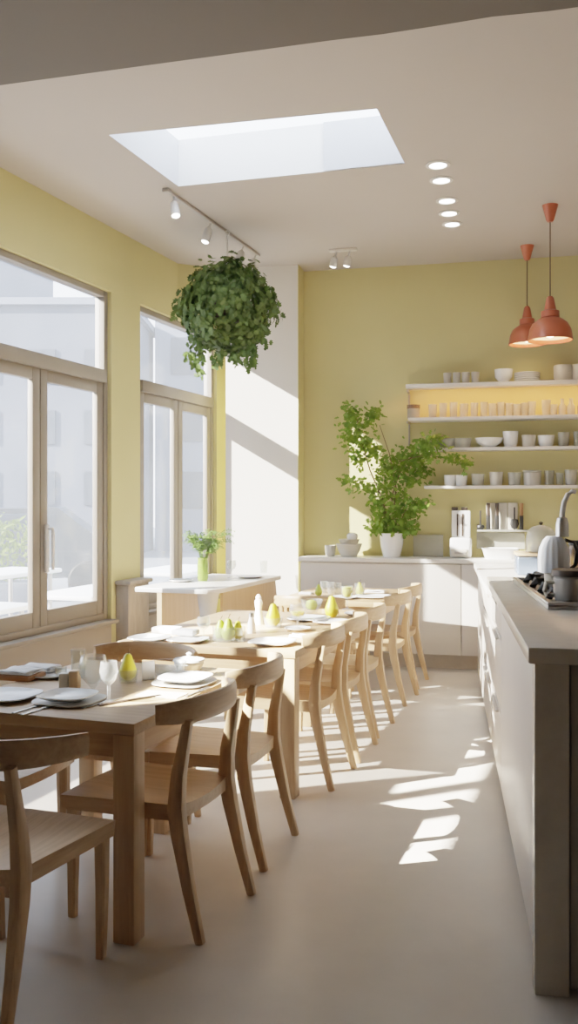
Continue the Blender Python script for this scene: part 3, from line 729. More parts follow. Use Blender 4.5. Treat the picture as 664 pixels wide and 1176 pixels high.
def face(origin_feet, ang):   # origin from mid of back feet and heading rz
    f_ = Vector((-math.sin(ang), math.cos(ang), 0)); return Vector((origin_feet[0], origin_feet[1], 0)) + f_ * .305
D2 = math.radians
chairs = [((-.85, 2.79), D2(-19.6), 1, 'oak chair at the lower left, back to the camera at the near table end'),
          ((-.215, 3.20), D2(68), 0, 'oak chair nearest the camera on the aisle side of the near table'),
          ((-.035, 3.80), D2(72), 0, 'second oak chair on the aisle side, by the far corner of the near table'),
          ((.285, 4.80), D2(70), 0, 'oak chair at the near corner of the long middle table, aisle side'),
          ((.455, 5.30), D2(71), 0, 'oak chair in the middle of the long table, aisle side'),
          ((.615, 5.83), D2(70), 0, 'oak chair at the far corner of the long table, aisle side'),
          ((.90, 6.72), D2(70), 0, 'oak chair on the aisle side of the farthest table, nearer one'),
          ((1.07, 7.32), D2(71), 0, 'oak chair on the aisle side of the farthest table, closest to the cabinets'),
          ((-.715, 4.02), D2(161), 1, 'oak chair facing the camera between the near and the long table'),
          ((-1.17, 3.62), D2(-108), 1, 'oak chair on the window side of the near table, mostly hidden'),
          ((.20, 6.66), D2(-19), 1, 'oak chair between the long and the farthest table, back to the camera')]
ch0 = None
for pos, ang, mode, lab in chairs:
    loc = face(pos, ang) if mode == 0 else Vector((*pos, 0))
    if lab.startswith('oak chair at the lower left'): o = make_chair(lab, .295, .24); o.location = loc; o.rotation_euler.z = ang
    elif ch0 is None: ch0 = make_chair(lab); ch0.location = loc; ch0.rotation_euler.z = ang
    else: dup(ch0, loc, ang, lab)

# ---------------------------------------------------------------- window table, bench
ZW = .82
cR = at(323, 661, ZW); cN = at(247, 677.5, ZW)
A_W = math.atan2((cR - cN).y, (cR - cN).x) - PI / 2
r = thing('window_table', 'white topped long table with a wooden side, by the far window', 'table', (cN.x, cN.y, 0), A_W)
Lw = (cR - cN).length; Ww = .66
pts_ = [(-Ww, 0)]
for k in range(7):
    a = -PI / 2 + k * PI / 12; pts_.append((-.14 + .14 * math.cos(a), .14 + .14 * math.sin(a)))
pts_ += [(0, Lw), (-Ww, Lw)]
MB().prism(pts_, ZW - .035, ZW, .006).build('tabletop', M['whitetop'], r)
sp = MB(); b = sp.b
vs = [b.verts.new((x, y, z)) for x in (-.07, -.045) for (y, z) in ((.25, 0), (Lw + .16, 0), (Lw - .02, ZW - .036), (.25, ZW - .036))]
for q in ((0, 1, 2, 3), (7, 6, 5, 4), (0, 4, 5, 1), (1, 5, 6, 2), (2, 6, 7, 3), (3, 7, 4, 0)): b.faces.new([vs[i] for i in q])
sp.build('side_panel', M['ply'], r, smooth=False)
MB().lathe([(0, 0), (.13, 0), (.13, .012), (.03, .03), (.025, .40), (.04, .50), (.085, ZW - .037), (0, ZW - .036)], 28, c=(-.13, .16, 0)).build('pedestal', M['whitetop'], r)
MB().box((-Ww + .05, Lw / 2 + .1, (ZW - .04) / 2), (.04, Lw - .4, ZW - .042)).build('back_panel', M['ply'], r, smooth=False)
# bench with white rounded seat under the window
q = at(203, 686, .62); 
r = thing('window_bench', 'low wooden bench box with rounded white top under the window table', 'bench', (q.x, q.y, 0), A_W)
MB().prism([(-.62, 0), (-.06, 0), (-.02, .02), (0, .06), (0, .42), (-.62, .42)], .585, .62, .006).build('seat_top', M['whitetop'], r)
MB().box((-.33, .22, .292), (.54, .34, .584), .004).build('box', M['ply'], r, smooth=False)

# vase with fern
q = at(233, 667.5, ZW)
r = thing('fern_vase', 'green glass vase with feathery fern on the window table', 'vase', q)
MB().lathe([(0, 0), (.035, 0), (.045, .03), (.046, .13), (.04, .175), (.046, .19), (.04, .19), (.035, .175), (.04, .13), (.04, .01), (0, .01)], 24).build('vase', M['vaseglass'], r)
MB().lathe([(0, .011), (.038, .012), (.0395, .13), (0, .132)], 20).build('water', M['vaseglass'], r)
f = MB(); b = f.b
for k in range(44):
    a = random.uniform(0, 2 * PI); R_ = random.uniform(.04, .23); hh = random.uniform(.14, .30)
    ex = Vector((math.cos(a) * R_ + .03, math.sin(a) * R_ * .6, .18 + hh)); p0 = Vector((0, 0, .10)); pm = Vector((ex.x * .4, ex.y * .4, .2 + hh * .85))
    prev = None
    for j in range(15):
        t_ = j / 14; p = p0 * (1 - t_) ** 2 + pm * 2 * t_ * (1 - t_) + ex * t_ * t_ - Vector((0, 0, .06 * t_ ** 3))
        if prev is not None and t_ > .35:
            dd = (p - prev).normalized()
            for sg in (-1, 1):
                leaf(b, p, Vector((0, -.5, 1)) + rv(.2), dd * .6 + Vector((-dd.y, dd.x, 0)) * sg + rv(.2), random.uniform(.035, .062) * (1.2 - .7 * t_), False)
        if prev is not None: f.tube([prev, p], .0018, 4)
        prev = p
f.build('fronds', M['fern'], r, smooth=False)

# ---------------------------------------------------------------- table ware
def square_plate(b, s, h, c=(0, 0, 0), rz=0.0, pw=3.4):
    rings = []
    for (k, z) in ((.62, 0), (.66, 0), (1.0, h), (.985, h + .004), (.66, .006), (.01, .005)):
        ring = []
        for i in range(32):
            a = 2 * PI * i / 32; x = math.copysign(abs(math.cos(a)) ** (2 / pw), math.cos(a)); y = math.copysign(abs(math.sin(a)) ** (2 / pw), math.sin(a))
            v = Matrix.Rotation(rz, 3, 'Z') @ Vector((x * s * k, y * s * k, 0)); ring.append(b.verts.new((c[0] + v.x, c[1] + v.y, c[2] + z)))
        rings.append(ring)
    for a, q in zip(rings, rings[1:]):
        for i in range(32): b.faces.new((a[i], a[(i + 1) % 32], q[(i + 1) % 32], q[i]))
    b.faces.new(rings[0][::-1]); b.faces.new(rings[-1])
def plate(px, py, s, label, m='china', z=TH, rz=None, h=.014, cat='plate', pw=3.4, name='plate'):
    f = MB(); square_plate(f.b, s, h, pw=pw); o = f.build(name, M[m]); p = at(px, py, TH); o.location = (p.x, p.y, z); o.rotation_euler.z = A_T if rz is None else rz
    return tag(o, label, cat)
def vessel(name, px, py, prof, m, label, cat, z=TH, n=24, **k):
    o = MB().lathe(prof, n, **k).build(name, M[m]); p = at(px, py, TH); o.location = (p.x, p.y, z); return tag(o, label, cat)
def goblet(r, h): return [(0, 0), (r * .9, 0), (r * .85, .004), (.006, .012), (.006, h * .42), (r * .75, h * .55), (r, h * .75), (r * .85, h), (r * .80, h), (r * .93, h * .75), (r * .65, h * .56), (0, h * .48)]
def pear(px, py, label, s=1.0, m='pear', z=TH, dx=0, lean=0.0, P=None):
    p = P if P is not None else at(px, py, TH); r = thing('pear', label, 'pear', (p.x + dx, p.y, z))
    r.rotation_euler = (0, lean, 0)
    MB().lathe([(0, .0), (.018 * s, .001), (.032 * s, .014 * s), (.037 * s, .034 * s), (.032 * s, .058 * s), (.022 * s, .082 * s), (.017 * s, .10 * s), (.01 * s, .110 * s), (0, .112 * s)], 24).build('flesh', M[m], r)
    MB().tube([(0, 0, .108 * s), (.004, 0, .122 * s), (.010, 0, .135 * s)], .0022, 6).build('stalk', M['stem'], r)
    return r
def box_thing(name, px, py, d, m, label, cat, z=TH, rz=None, bev=.003):
    o = MB().box((0, 0, d[2] / 2), d, bev).build(name, M[m]); p = at(px, py, TH); o.location = (p.x, p.y, z); o.rotation_euler.z = A_T if rz is None else rz
    return tag(o, label, cat)
def napkin(px, py, w, d, label, z=TH, layers=3, rz=None):
    f = MB(); b = f.b; n = 8; L_ = []
    for l in range(layers):
        g = [[b.verts.new(((i / n - .5) * w * (1 - .05 * l), (j / n - .5) * d * (1 - .05 * l), .003 + l * .006 + .003 * math.sin(i * 1.3 + l) * math.sin(j * .9 + l))) for i in range(n + 1)] for j in range(n + 1)]
        for j in range(n):
            for i in range(n): b.faces.new((g[j][i], g[j][i + 1], g[j + 1][i + 1], g[j + 1][i]))
    o = f.build('napkin', M['linen']); sol = o.modifiers.new('s', 'SOLIDIFY'); sol.thickness = .004; sol.offset = 1
    p = at(px, py, TH); o.location = (p.x, p.y, z); o.rotation_euler.z = A_T if rz is None else rz
    return tag(o, label, 'napkin')
def cutlery(px, py, kind, label, rz, z=TH, m='steel', ln=.2):
    f = MB(); p = at(px, py, TH); r = thing(kind, label, 'cutlery', (p.x, p.y, z), rz)
    if kind == 'chopsticks':
        for s_ in (-1, 1): MB().loft([(-ln / 2, s_ * .006, .004), (ln / 2, s_ * .004, .004)], [.007, .005], 6).build('stick', M[m], r)
        return r
    MB().loft([(-ln / 2, 0, .003), (-.02, 0, .003), (.01, 0, .004)], [(.004, .014), (.004, .009), (.004, .007)], 8, 3, up=(0, 0, 1)).build('handle', M[m], r)
    if kind == 'knife': MB().loft([(.0, 0, .003), (.05, 0, .003), (ln / 2, -.004, .003)], [(.003, .014), (.002, .018), (.002, .004)], 8, 3, up=(0, 0, 1)).build('blade', M[m], r)
    else:
        h = MB().box((.025, 0, .004), (.035, .02, .003), .001)
        for q in (-.008, -.003, .003, .008): h.box((.065, q, .005), (.05, .0028, .002))
        h.build('tines', M[m], r)
    return r
# near table
plate(80, 806, .118, 'charger plate of grey stoneware below a white plate, near edge of the near table', 'greychina', h=.008)
plate(78, 806, .098, 'rounded square white plate on a grey charger, near edge of the near table', z=TH + .0125)
plate(8, 802, .115, 'rounded square white plate at the left edge of the picture, near table')
cutlery(38, 813, 'knife', 'steel knife between the two near plates of the near table', A_T + 1.45)
cutlery(48, 815, 'fork', 'steel fork left of the plate on the grey charger', A_T + 1.45)
cutlery(117, 808, 'knife', 'steel knife right of the plate on the grey charger', A_T + 1.35)
cutlery(150, 805, 'chopsticks', 'pair of dark chopsticks lying toward the near table corner', A_T + 1.05, m='dark', ln=.26)
box_thing('book', 24, 779, (.155, .13, .022), 'brown', 'brown covered menu book under the white napkins, left of near table', 'book')
napkin(24, 779, .15, .125, 'folded white napkin lying on the brown menu book', z=TH + .0225)
plate(55, 776, .10, 'white plate half hidden behind the small glasses, left of near table', h=.01)
napkin(46, 772, .16, .10, 'crumpled white napkin on the plate behind the menu book', z=TH + .0145)
vessel('tumbler', 90, 778, tumbler(.032, .115), 'clear', 'tall clear tumbler at the middle of the near table', 'glass')
vessel('shot_glass', 70, 780, tumbler(.024, .05), 'clear', 'tiny clear glass left of the tall tumbler', 'glass')
box_thing('salt_box', 74, 791, (.036, .04, .062), 'cream', 'cream little box left of the wooden block', 'box', rz=A_T + .3, bev=.005)
box_thing('wood_block', 86, 791, (.036, .045, .072), 'ply', 'small pale wooden block beside the cream box', 'box', rz=A_T + .25, bev=.004)
vessel('wine_bowl', 107, 795, [(0, 0), (.025, 0), (.005, .012), (.02, .03), (.052, .07), (.056, .105), (.046, .14), (.042, .14), (.052, .105), (.048, .07), (.015, .034), (0, .03)], 'clear', 'wide clear stemless wine glass beside the goblet', 'glass')
vessel('goblet', 125, 807, goblet(.034, .15), 'clear', 'clear stemmed goblet in front on the near table', 'glass')
gl = vessel('fruit_glass', 147, 783, tumbler(.042, .05), 'clear', 'short clear glass holding the yellow pear', 'glass')
pear(147, 783, 'bright yellow pear standing in the short glass on the near table', .95, z=TH + .0085)
pp = at(154, 783, TH)
f = MB().prism([(0, 0), (.05, .012), (.046, .02), (-.004, .01)], 0, .075, .003); o = f.build('napkin', M['linen'], loc=(pp.x + .03, pp.y + .03, TH), rz=.2); tag(o, 'white napkin tucked upright behind the yellow pear', 'napkin')
plate(212, 785, .118, 'grey charger plate at the right edge of the near table', 'greychina', h=.008)
plate(213, 784.5, .10, 'rounded square white plate on the charger at the right of near table', z=TH + .0125)
vessel('glass_dish', 193, 776, [(0, 0), (.05, 0), (.07, .03), (.078, .058), (.073, .058), (.066, .03), (.045, .008), (0, .008)], 'clear', 'clear glass dish behind the right plate of the near table', 'dish')
r = thing('covered_dish', 'white lidded dish with a knob behind the right plate of the near table', 'dish', at(217, 769.3, TH), A_T)
MB().lathe([(0, 0), (.05, 0), (.065, .03), (.06, .04), (0, .04)]).build('body', M['china'], r); MB().lathe([(0, .041), (.07, .041), (.066, .048), (.02, .058), (.008, .06), (.012, .072), (0, .078)]).build('lid', M['china'], r)
o = box_thing('menu_card', 186, 798, (.17, .10, .003), 'paper', 'beige paper menu lying left of the right plate, near table', 'menu', bev=0)
cutlery(228, 795, 'fork', 'steel fork on the right edge of the near table', A_T + 1.5)
# long middle table
plate(313, 740, .115, 'rounded square white plate at the near right corner of the long table', h=.016)
plate(172, 735, .105, 'white plate at the near left end of the long table')
plate(216, 737, .10, 'white plate beside the small goblet on the long table')
box_thing('plate_stack', 213, 733, (.13, .09, .03), 'linen', 'folded white cloth on the white plate beside the small goblet', 'napkin', z=TH + .0185, bev=.008)
box_thing('cloth_pad', 192, 727, (.15, .10, .035), 'linen', 'thick folded white cloth at the back left of the long table', 'napkin', bev=.01)
vessel('goblet', 234, 735, goblet(.036, .125), 'clear', 'clear stemmed goblet at the left of the glass trough', 'glass')
r = vessel('fruit_bowl', 263, 736, [(0, 0), (.085, 0), (.088, .075), (.084, .075), (.081, .008), (0, .008)], 'clear', 'wide clear straight bowl holding pears on the long table', 'bowl', sy=.8)
P0 = at(263, 736, TH)
for i, (dx, dy, sc, lab, mm) in enumerate(((-.045, .018, .9, 'green pear at the left in the wide clear bowl', 'apple'), (-.002, -.018, 1.0, 'green pear standing in front in the wide clear bowl', 'apple'), (.046, .02, .85, 'yellow pear at the right in the wide clear bowl', 'pear'))):
    pear(0, 0, lab, sc, mm, TH + .0085, P=P0 + Vector((dx, dy, 0)))
r = thing('salt_shaker', 'white slender salt shaker on the long table, nearest the wide bowl', 'shaker', at(289, 727, TH))
MB().lathe([(0, 0), (.024, 0), (.022, .05), (.014, .085), (.016, .09), (0, .09)]).build('body', M['china'], r); MB().lathe([(0, .0905), (.016, .0905), (.014, .11), (0, .116)]).build('cap', M['steel'], r)
r = thing('pepper_mill', 'tall white mill behind the salt shaker on the long table', 'shaker', at(297, 717, TH))
MB().lathe([(0, 0), (.03, 0), (.026, .04), (.018, .09), (.024, .13), (.02, .145), (0, .145)]).build('body', M['china'], r); MB().lathe([(0, .1455), (.014, .146), (.018, .162), (.008, .178), (0, .18)]).build('knob', M['china'], r)
vessel('fruit_glass', 314, 720, tumbler(.056, .055), 'clear', 'clear glass holding the upright pear beside the white mill', 'glass')
pear(314, 720, 'tall yellow green pear upright in a glass beside the white mill', 1.15, z=TH + .0085)
plate(342, 724, .075, 'small white saucer under the goblet on the long table', pw=2)
vessel('goblet', 342, 724, goblet(.05, .145), 'clear', 'round goblet with pale yellow drink on the saucer', 'glass', z=TH + .0065)
p_ = at(342, 724, TH); o = MB().lathe([(0, .072), (.028, .079), (.04, .10), (.0, .101)], 20).build('drink', M['pear']); o.location = (p_.x, p_.y, TH + .0065); tag(o, 'pale yellow drink in the round goblet on the saucer', 'drink')
box_thing('leather_folder', 374, 730, (.15, .09, .012), 'brown', 'small brown leather bill folder on the long table', 'folder')
plate(355, 712, .13, 'wide white plate in the middle of the long table', pw=2.6)
r = vessel('glass_bowl', 358, 703, bowl(.075, .085, .5), 'clear', 'clear round bowl with a green apple at the back of the long table', 'bowl')
p_ = at(358, 703, TH); r = thing('apple', 'green apple inside the clear round bowl on the long table', 'apple', (p_.x, p_.y, TH + .016))
MB().lathe([(0, .006), (.012, 0), (.03, .006), (.040, .03), (.034, .055), (.015, .064), (0, .056)]).build('flesh', M['apple'], r); MB().tube([(0, 0, .055), (.004, 0, .075)], .002, 6).build('stalk', M['stem'], r)
pear(381, 708.5, 'large yellow pear standing near the far edge of the long table', 1.2, lean=.0)
plate(381, 716, .11, 'white plate in front of the large yellow pear', pw=2.6)
vessel('goblet', 399, 700, goblet(.045, .16), 'clear', 'slim goblet of yellow juice at the far corner of the long table', 'glass')
p_ = at(399, 700, TH); o = MB().lathe([(0, .082), (.024, .089), (.037, .12), (.034, .152), (0, .153)], 20).build('juice', M['pear']); o.location = (p_.x, p_.y, TH); tag(o, 'yellow juice in the slim goblet at the far corner', 'drink')
plate(411, 706.5, .085, 'white plate at the far right corner of the long table', pw=2.6)
napkin(344, 732, .10, .07, 'folded napkin between the corner plate and the bill folder')
# farthest table
plate(428, 686.5, .14, 'wide white plate near the aisle corner of the farthest table', pw=2.4)
vessel('flower_glass', 413, 684.5, tumbler(.042, .10), 'clear', 'clear glass with a yellow pear, middle of the farthest table', 'glass')
pear(413, 684.5, 'yellow pear standing in a clear glass on the farthest table', .88, z=TH + .0085)
for i, x in enumerate((372, 380, 388)):
    vessel('small_glass', x, 681 + i, tumbler(.03, .095), 'clear', 'small clear glass on the farthest table, %s of three from the left' % ORD[i], 'glass')
plate(395, 687.5, .10, 'white plate at the near edge of the farthest table', pw=2.6)
napkin(432, 680, .18, .10, 'folded white napkin at the back right of the farthest table')
pear(366, 684, 'small green pear at the left of the farthest table', .8, 'apple')
napkin(352, 682.5, .11, .08, 'folded white napkin at the left edge of the farthest table')
# window table ware
plate_w = MB(); square_plate(plate_w.b, .10, .014, pw=2.4); o = plate_w.build('plate', M['china']); o.location = at(208, 668, ZW); tag(o, 'white plate left of the fern vase on the window table', 'plate')
plate_w = MB(); square_plate(plate_w.b, .12, .014, pw=2.4); o = plate_w.build('plate', M['china']); o.location = at(288, 663.5, ZW); tag(o, 'white plate right of the fern vase on the window table', 'plate')
o = MB().lathe(goblet(.04, .15), 20).build('goblet', M['clear']); o.location = at(266, 664, ZW); tag(o, 'clear goblet on the window table beside the fern vase', 'glass')
o = MB().lathe(tumbler(.035, .11), 20).build('tumbler', M['clear']); o.location = at(303, 658, ZW); tag(o, 'clear tumbler at the far end of the window table', 'glass')

# ---------------------------------------------------------------- things on the island
def isl(px, py, z=ITOP): return at(px, py, z)
hA = isl(629, 700); hB = isl(589, 669); ax = (hB - hA); aH = math.atan2(ax.y, ax.x) - PI / 2; HLn = ax.length
hob = thing('hob', 'steel framed hob set in the island worktop', 'hob', hA, aH)
HW = .52
MB().box((HW / 2, HLn / 2, .008), (HW, HLn, .016), .004).build('steel_tray', M['steel'], hob)
for (x, y, w_, d_) in ((HW / 2, .012, HW, .024), (HW / 2, HLn - .012, HW, .024), (.012, HLn / 2, .024, HLn - .05), (HW - .012, HLn / 2, .024, HLn - .05)):
    MB().box((x, y, .022), (w_, d_, .012), .004).build('rim', M['steel'], hob)
for i, y in enumerate((.30, .56, .82, 1.08)):
    g = MB()
    for k in range(4):
        a = k * PI / 2 + .4
        g.loft([(.15 + .02 * math.cos(a), y + .02 * math.sin(a), .045), (.15 + .10 * math.cos(a), y + .10 * math.sin(a), .048), (.15 + .118 * math.cos(a), y + .118 * math.sin(a), .018)], [(.03, .03), (.03, .04), (.03, .03)], 6)
    g.lathe([(0, .017), (.05, .017), (.05, .03), (.035, .04), (0, .04)], 20, c=(.15, y, 0)); g.build('pan_support', M['black'], hob)
def on_hob(px, py):  return at(px, py, ITOP + .016)
# ribbed kettle
kz = ITOP + .0165
q = at(636, 666, kz)
r = thing('ribbed_kettle', 'tall ribbed white and steel kettle on the island with a curved spout', 'kettle', q)
MB().lathe([(0, 0), (.075, 0), (.08, .01), (.08, .12), (.074, .17), (.055, .21), (.035, .23), (0, .232)], 64, flute=16, amp=.025).build('body', M['outwhite'], r)
MB().lathe([(.036, .228), (.034, .24), (.034, .29), (.026, .325), (.016, .33), (0, .33)], 24, c=(.045, 0, 0)).build('neck', M['steel'], r)
MB().tube([(.045, 0, .32), (.047, 0, .36), (.056, 0, .41), (.075, 0, .45), (.098, 0, .468), (.115, 0, .462)], [.014, .014, .014, .013, .012, .012], 10).build('spout', M['fitting'], r)
MB().tube([(.06, 0, .21), (.105, 0, .20), (.125, 0, .15), (.115, 0, .08), (.082, 0, .05)], .011, 8).build('handle', M['black'], r)
q = at(661, 662, kz)
r = thing('dark_jar', 'dark brown glass jar right of the ribbed kettle', 'jar', q + Vector((.03, .08, 0)))
MB().lathe([(0, 0), (.055, 0), (.06, .12), (.04, .15), (.04, .165), (0, .167)]).build('body', M['amber'], r); MB().lathe([(0, .168), (.043, .168), (.043, .195), (0, .197)]).build('lid', M['black'], r)
q = at(659, 690.5, kz)
r = thing('lidded_pan', 'pale brown pot with flat dark lid at the near end of the hob', 'pot', q + Vector((0, .05, 0)))
MB().lathe([(0, 0), (.058, 0), (.066, .015), (.068, .09), (.06, .10), (0, .10)], 28).build('body', M['greychina'], r)
MB().lathe([(0, .101), (.074, .101), (.074, .125), (.05, .13), (0, .13)], 28).build('lid', M['dark'], r)
MB().tube([(-.066, 0, .075), (-.098, 0, .072), (-.105, 0, .04), (-.098, 0, .02), (-.066, 0, .02)], .010, 8).build('handle', M['cream'], r)
q = at(644, 684, kz)
o = MB().lathe(cup(.042, .085), 24).build('mug', M['cream']); o.location = q + Vector((.01, .14, 0)); tag(o, 'small cream mug between the kettle and the lidded pot', 'cup')
# far worktop: glass dome, blue steel box, wood board
def far(px, py): return at(px, py, CZ)
q = far(606, 661)
r = thing('bread_bin', 'blue grey steel box with a wooden lid board on the far worktop', 'box', q + IV * .12, A_ISL)
MB().box((.08, 0, .065), (.30, .24, .13), .02, seg=3).build('body', M['bluesteel'], r)
MB().box((.085, 0, .142), (.32, .26, .022), .008).build('board', M['ply'], r)
dz = CZ + .1535; dp = q + IV * .12 + IU * .10
r = thing('glass_dome', 'clear glass dome over pale bread on the wooden board', 'dome', (dp.x, dp.y, dz), A_ISL)
MB().lathe([(.10, .0), (.105, .004), (.105, .08), (.09, .14), (.06, .17), (.02, .182), (0, .183), ], 28).build('cover', M['frost'], r)
MB().lathe([(0, .184), (.008, .184), (.016, .20), (0, .21)], 16).build('knob', M['black'], r)
o = MB().lathe([(0, 0), (.06, 0), (.075, .02), (.06, .05), (0, .06)], 20, sy=.7).build('bread', M['cream']); o.location = (dp.x, dp.y, dz + .001); tag(o, 'pale loaf under the glass dome', 'bread')

# ---------------------------------------------------------------- outside
struct(MB().prism([(-60, -20), (-2.2 - 3.9, -20), (-2.2 - .4, 6.5), (0, 12.5), (60, 60), (-60, 60)], -.16, -.12).build('ground', M['outground'], smooth=False))
def building(x0, y0, x1, y1, h, m, label, rows, cols, rz=0.0, face_only=True):
    r = thing('building', label, 'building', ((x0 + x1) / 2, (y0 + y1) / 2, -.12), rz); w_, d_ = x1 - x0, y1 - y0
    MB().box((0, 0, h / 2), (w_, d_, h)).build('walls', M[m], r, smooth=False)
    MB().box((0, 0, h + .1), (w_ + .3, d_ + .3, .2)).build('roof_edge', M['facade'], r, smooth=False)
    for i in range(rows):
        for j in range(cols):
            MB().box((-w_ / 2 + w_ * (j + .5) / cols, -d_ / 2 - .02, 1.4 + (h - 2) * i / rows + .6), (w_ / cols * .5, .06, (h - 2) / rows * .55)).build('window', M['outwin'], r, smooth=False)
    return r
building(-9.5, 26, -4.6, 31, 7.2, 'facade2', 'grey blue building seen through the left window, hazy', 3, 3)
building(-4.4, 30, 2.0, 36, 13, 'facade', 'pale tall building behind the far window, hazy', 5, 3)
building(-17, 30, -9.8, 38, 12, 'facade', 'pale building at the far left outside', 4, 3)
nb = Vector((-7.5, 2.08, 0)); nc = nb - Vector((-.301, .954, 0)) * 3.25 + Vector((-.954, -.301, 0)) * 1.6  # unseen block, added to stop sun reaching the island through the high window
r = thing('building', 'unseen block added outside on the left to keep stray sun off the island', 'building', (nc.x, nc.y, -.12), math.atan2(.954, -.301))
MB().box((0, 0, 3.2), (6.4, 3.2, 6.4)).build('walls', M['facade'], r, smooth=False)
for x_ in (-2, 0, 2): MB().box((x_, -1.61, 3.6), (.9, .05, 1.3)).build('window', M['outwin'], r, smooth=False)
# parked car
cq = Vector((-4.55, 15.2, -.12))
r = thing('parked_car', 'dark parked car outside behind the bush', 'car', cq, .15)
prof = [(-2.0, .35), (-2.0, .80), (-1.75, .95), (-1.1, 1.02), (-.55, 1.48), (.75, 1.50), (1.35, 1.05), (1.95, .92), (2.0, .40)]
f = MB(); b = f.b
va = [b.verts.new((x, -.85 if z < 1.1 else -.68, z)) for x, z in prof]; vb = [b.verts.new((x, .85 if z < 1.1 else .68, z)) for x, z in prof]
b.faces.new(va); b.faces.new(vb[::-1])
for k in range(len(prof)): b.faces.new((va[k], vb[k], vb[(k + 1) % len(prof)], va[(k + 1) % len(prof)]))
f.build('body', M['carpaint'], r)
MB().box((0.05, -.775, 1.25), (1.35, .03, .30), .01).build('side_window', M['outwin'], r)
for sx in (-1.25, 1.25):
    for sy in (-.80, .80):
        w_ = MB().lathe([(0, -.1), (.3, -.1), (.33, -.06), (.33, .06), (.3, .1), (0, .1)], 24); bmesh.ops.transform(w_.b, matrix=Matrix.Translation((sx, sy, .33)) @ Matrix.Rotation(PI / 2, 4, 'X'), verts=w_.b.verts); w_.build('wheel', M['black'], r)
# bush in a planter
bq = Vector((-3.75, 11.4, -.12))
r = thing('planter_bush', 'yellow green bush in a pale planter outside the left window', 'plant', bq)
MB().box((0, 0, .30), (1.3, .5, .60), .02).build('planter', M['facade2'], r)
f = MB(); b = f.b
for k in range(900):
    d_ = rv().normalized(); p = Vector((d_.x * .62, d_.y * .32, .98 + d_.z * .36)) * 1.0 + rv(.05)
    leaf(b, p, d_ + rv(.4), d_ + Vector((0, 0, .5)) + rv(.3), random.uniform(.08, .15), False)
f.build('foliage', M['bush'], r, smooth=False)
def patio(x, y, zt, w_, d_, rz, lab):
    r = thing('patio_table', lab, 'table', (x, y, -.12), rz)
    MB().box((0, 0, zt - .02), (w_, d_, .05), .02).build('tabletop', M['outwhite'], r)
    for sx in (-1, 1):
        for sy in (-1, 1): MB().tube([(sx * w_ * .42, sy * d_ * .38, 0), (sx * w_ * .42, sy * d_ * .38, zt - .046)], .025, 8).build('leg', M['rail'], r)
patio(-2.95, 7.9, .64, 1.5, .8, A_T + 1.57, 'white patio table outside, nearest the left window')
patio(-3.2, 9.9, .82, 1.6, .7, A_T + 1.57, 'white patio table outside in the middle distance')
patio(-1.95, 9.2, .70, 1.3, .7, A_T + 1.57, 'white patio table outside the right casement')
patio(-1.4, 11.6, .74, 1.5, .8, A_T + 1.57, 'white patio table outside the far window')

# ---------------------------------------------------------------- light
wd = bpy.data.worlds.new('sky'); bpy.context.scene.world = wd; wd.use_nodes = True
nt = wd.node_tree; nt.nodes.clear()
bg = nt.nodes.new('ShaderNodeBackground'); wo = nt.nodes.new('ShaderNodeOutputWorld')
tc = nt.nodes.new('ShaderNodeTexCoord'); sx = nt.nodes.new('ShaderNodeSeparateXYZ'); cr = nt.nodes.new('ShaderNodeValToRGB')
cr.color_ramp.elements[0].position = 0.0; cr.color_ramp.elements[0].color = (.92, .95, 1.0, 1)
cr.color_ramp.elements[1].position = 0.7; cr.color_ramp.elements[1].color = (.62, .78, 1.0, 1)
nt.links.new(tc.outputs['Generated'], sx.inputs[0]); nt.links.new(sx.outputs['Z'], cr.inputs['Fac']); nt.links.new(cr.outputs[0], bg.inputs['Color'])
bg.inputs['Strength'].default_value = 2.6
nt.links.new(bg.outputs[0], wo.inputs[0])
sun = bpy.data.lights.new('sun', 'SUN'); sun.energy = 16.0; sun.angle = math.radians(.6); sun.color = (1.0, .93, .82)
so = bpy.data.objects.new('sun', sun); C.objects.link(so)
sd = Vector((.95, .30, -.47)); so.rotation_euler = sd.to_track_quat('-Z', 'Y').to_euler(); so.location = (-10, -5, 8)
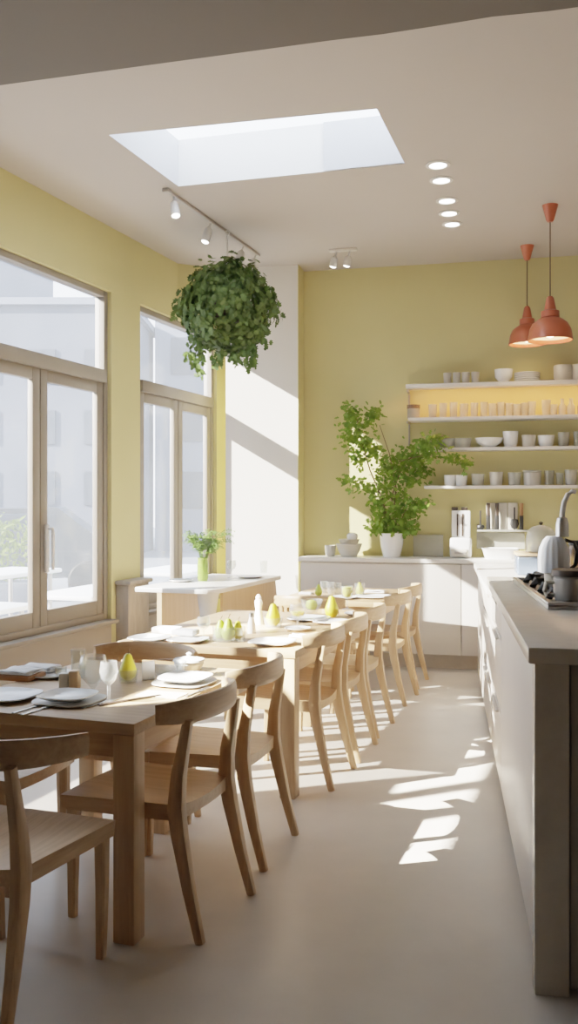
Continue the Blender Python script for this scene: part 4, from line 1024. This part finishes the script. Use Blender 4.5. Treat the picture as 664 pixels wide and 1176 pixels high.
# added spot imitating sun on the aisle floor through the added high window
tg = Vector((.88, 4.74, 0)); bd = Vector((-3.80, -1.75, 4.18 * .775)); bd = bd.normalized()
spl = bpy.data.lights.new('added_beam_spot', 'SPOT'); spl.energy = 120000; spl.spot_size = math.radians(9.5); spl.spot_blend = .05; spl.shadow_soft_size = .05; spl.color = (1.0, .93, .82)
spo = bpy.data.objects.new('added_beam_spot', spl); C.objects.link(spo); spo.location = tg + bd * 15; spo.rotation_euler = (-bd).to_track_quat('-Z', 'Y').to_euler()
def portal(p, ax, up, w_, h_):          # sampling portals in the window openings
    l = bpy.data.lights.new('portal', 'AREA'); l.shape = 'RECTANGLE'; l.size = w_; l.size_y = h_; l.cycles.is_portal = True
    o = bpy.data.objects.new('portal', l); C.objects.link(o)
    x = ax.normalized(); y = up.normalized(); z = x.cross(y); o.matrix_world = Matrix(((x.x, y.x, z.x, p.x), (x.y, y.y, z.y, p.y), (x.z, y.z, z.z, p.z), (0, 0, 0, 1)))
UP = Vector((0, 0, 1))
for (a, b, z0, z1) in ((*W1, ZS, ZH), (*W2, ZS, ZH), (*W0, Z00, Z01)):
    portal(lw((a + b) / 2, .18, (z0 + z1) / 2), LA, UP, b - a, z1 - z0)
# ---------------------------------------------------------------- camera
cam = bpy.data.cameras.new('camera'); co = bpy.data.objects.new('camera', cam); C.objects.link(co)
co.location = (0, 0, H); co.rotation_euler = (PI / 2, 0, 0)
cam.sensor_fit = 'HORIZONTAL'; cam.sensor_width = 36; cam.lens = F / 664 * 36; cam.shift_y = (HY - 588) / 664
cam.clip_start = .05
RW = Matrix.Rotation(-A_ROOM, 4, 'Z')      # turn the whole place so that the back wall runs along the x axis
for o in list(C.objects):
    if o.parent is None: o.matrix_basis = RW @ o.matrix_basis
sc = bpy.context.scene; sc.camera = co
sc.view_settings.view_transform = 'Filmic'; sc.view_settings.look = 'None'; sc.view_settings.exposure = 1.2
sc.cycles.use_denoising = True
sc.cycles.diffuse_bounces = 5; sc.cycles.transparent_max_bounces = 16; sc.cycles.sample_clamp_indirect = 6
sc.cycles.caustics_reflective = False; sc.cycles.caustics_refractive = False
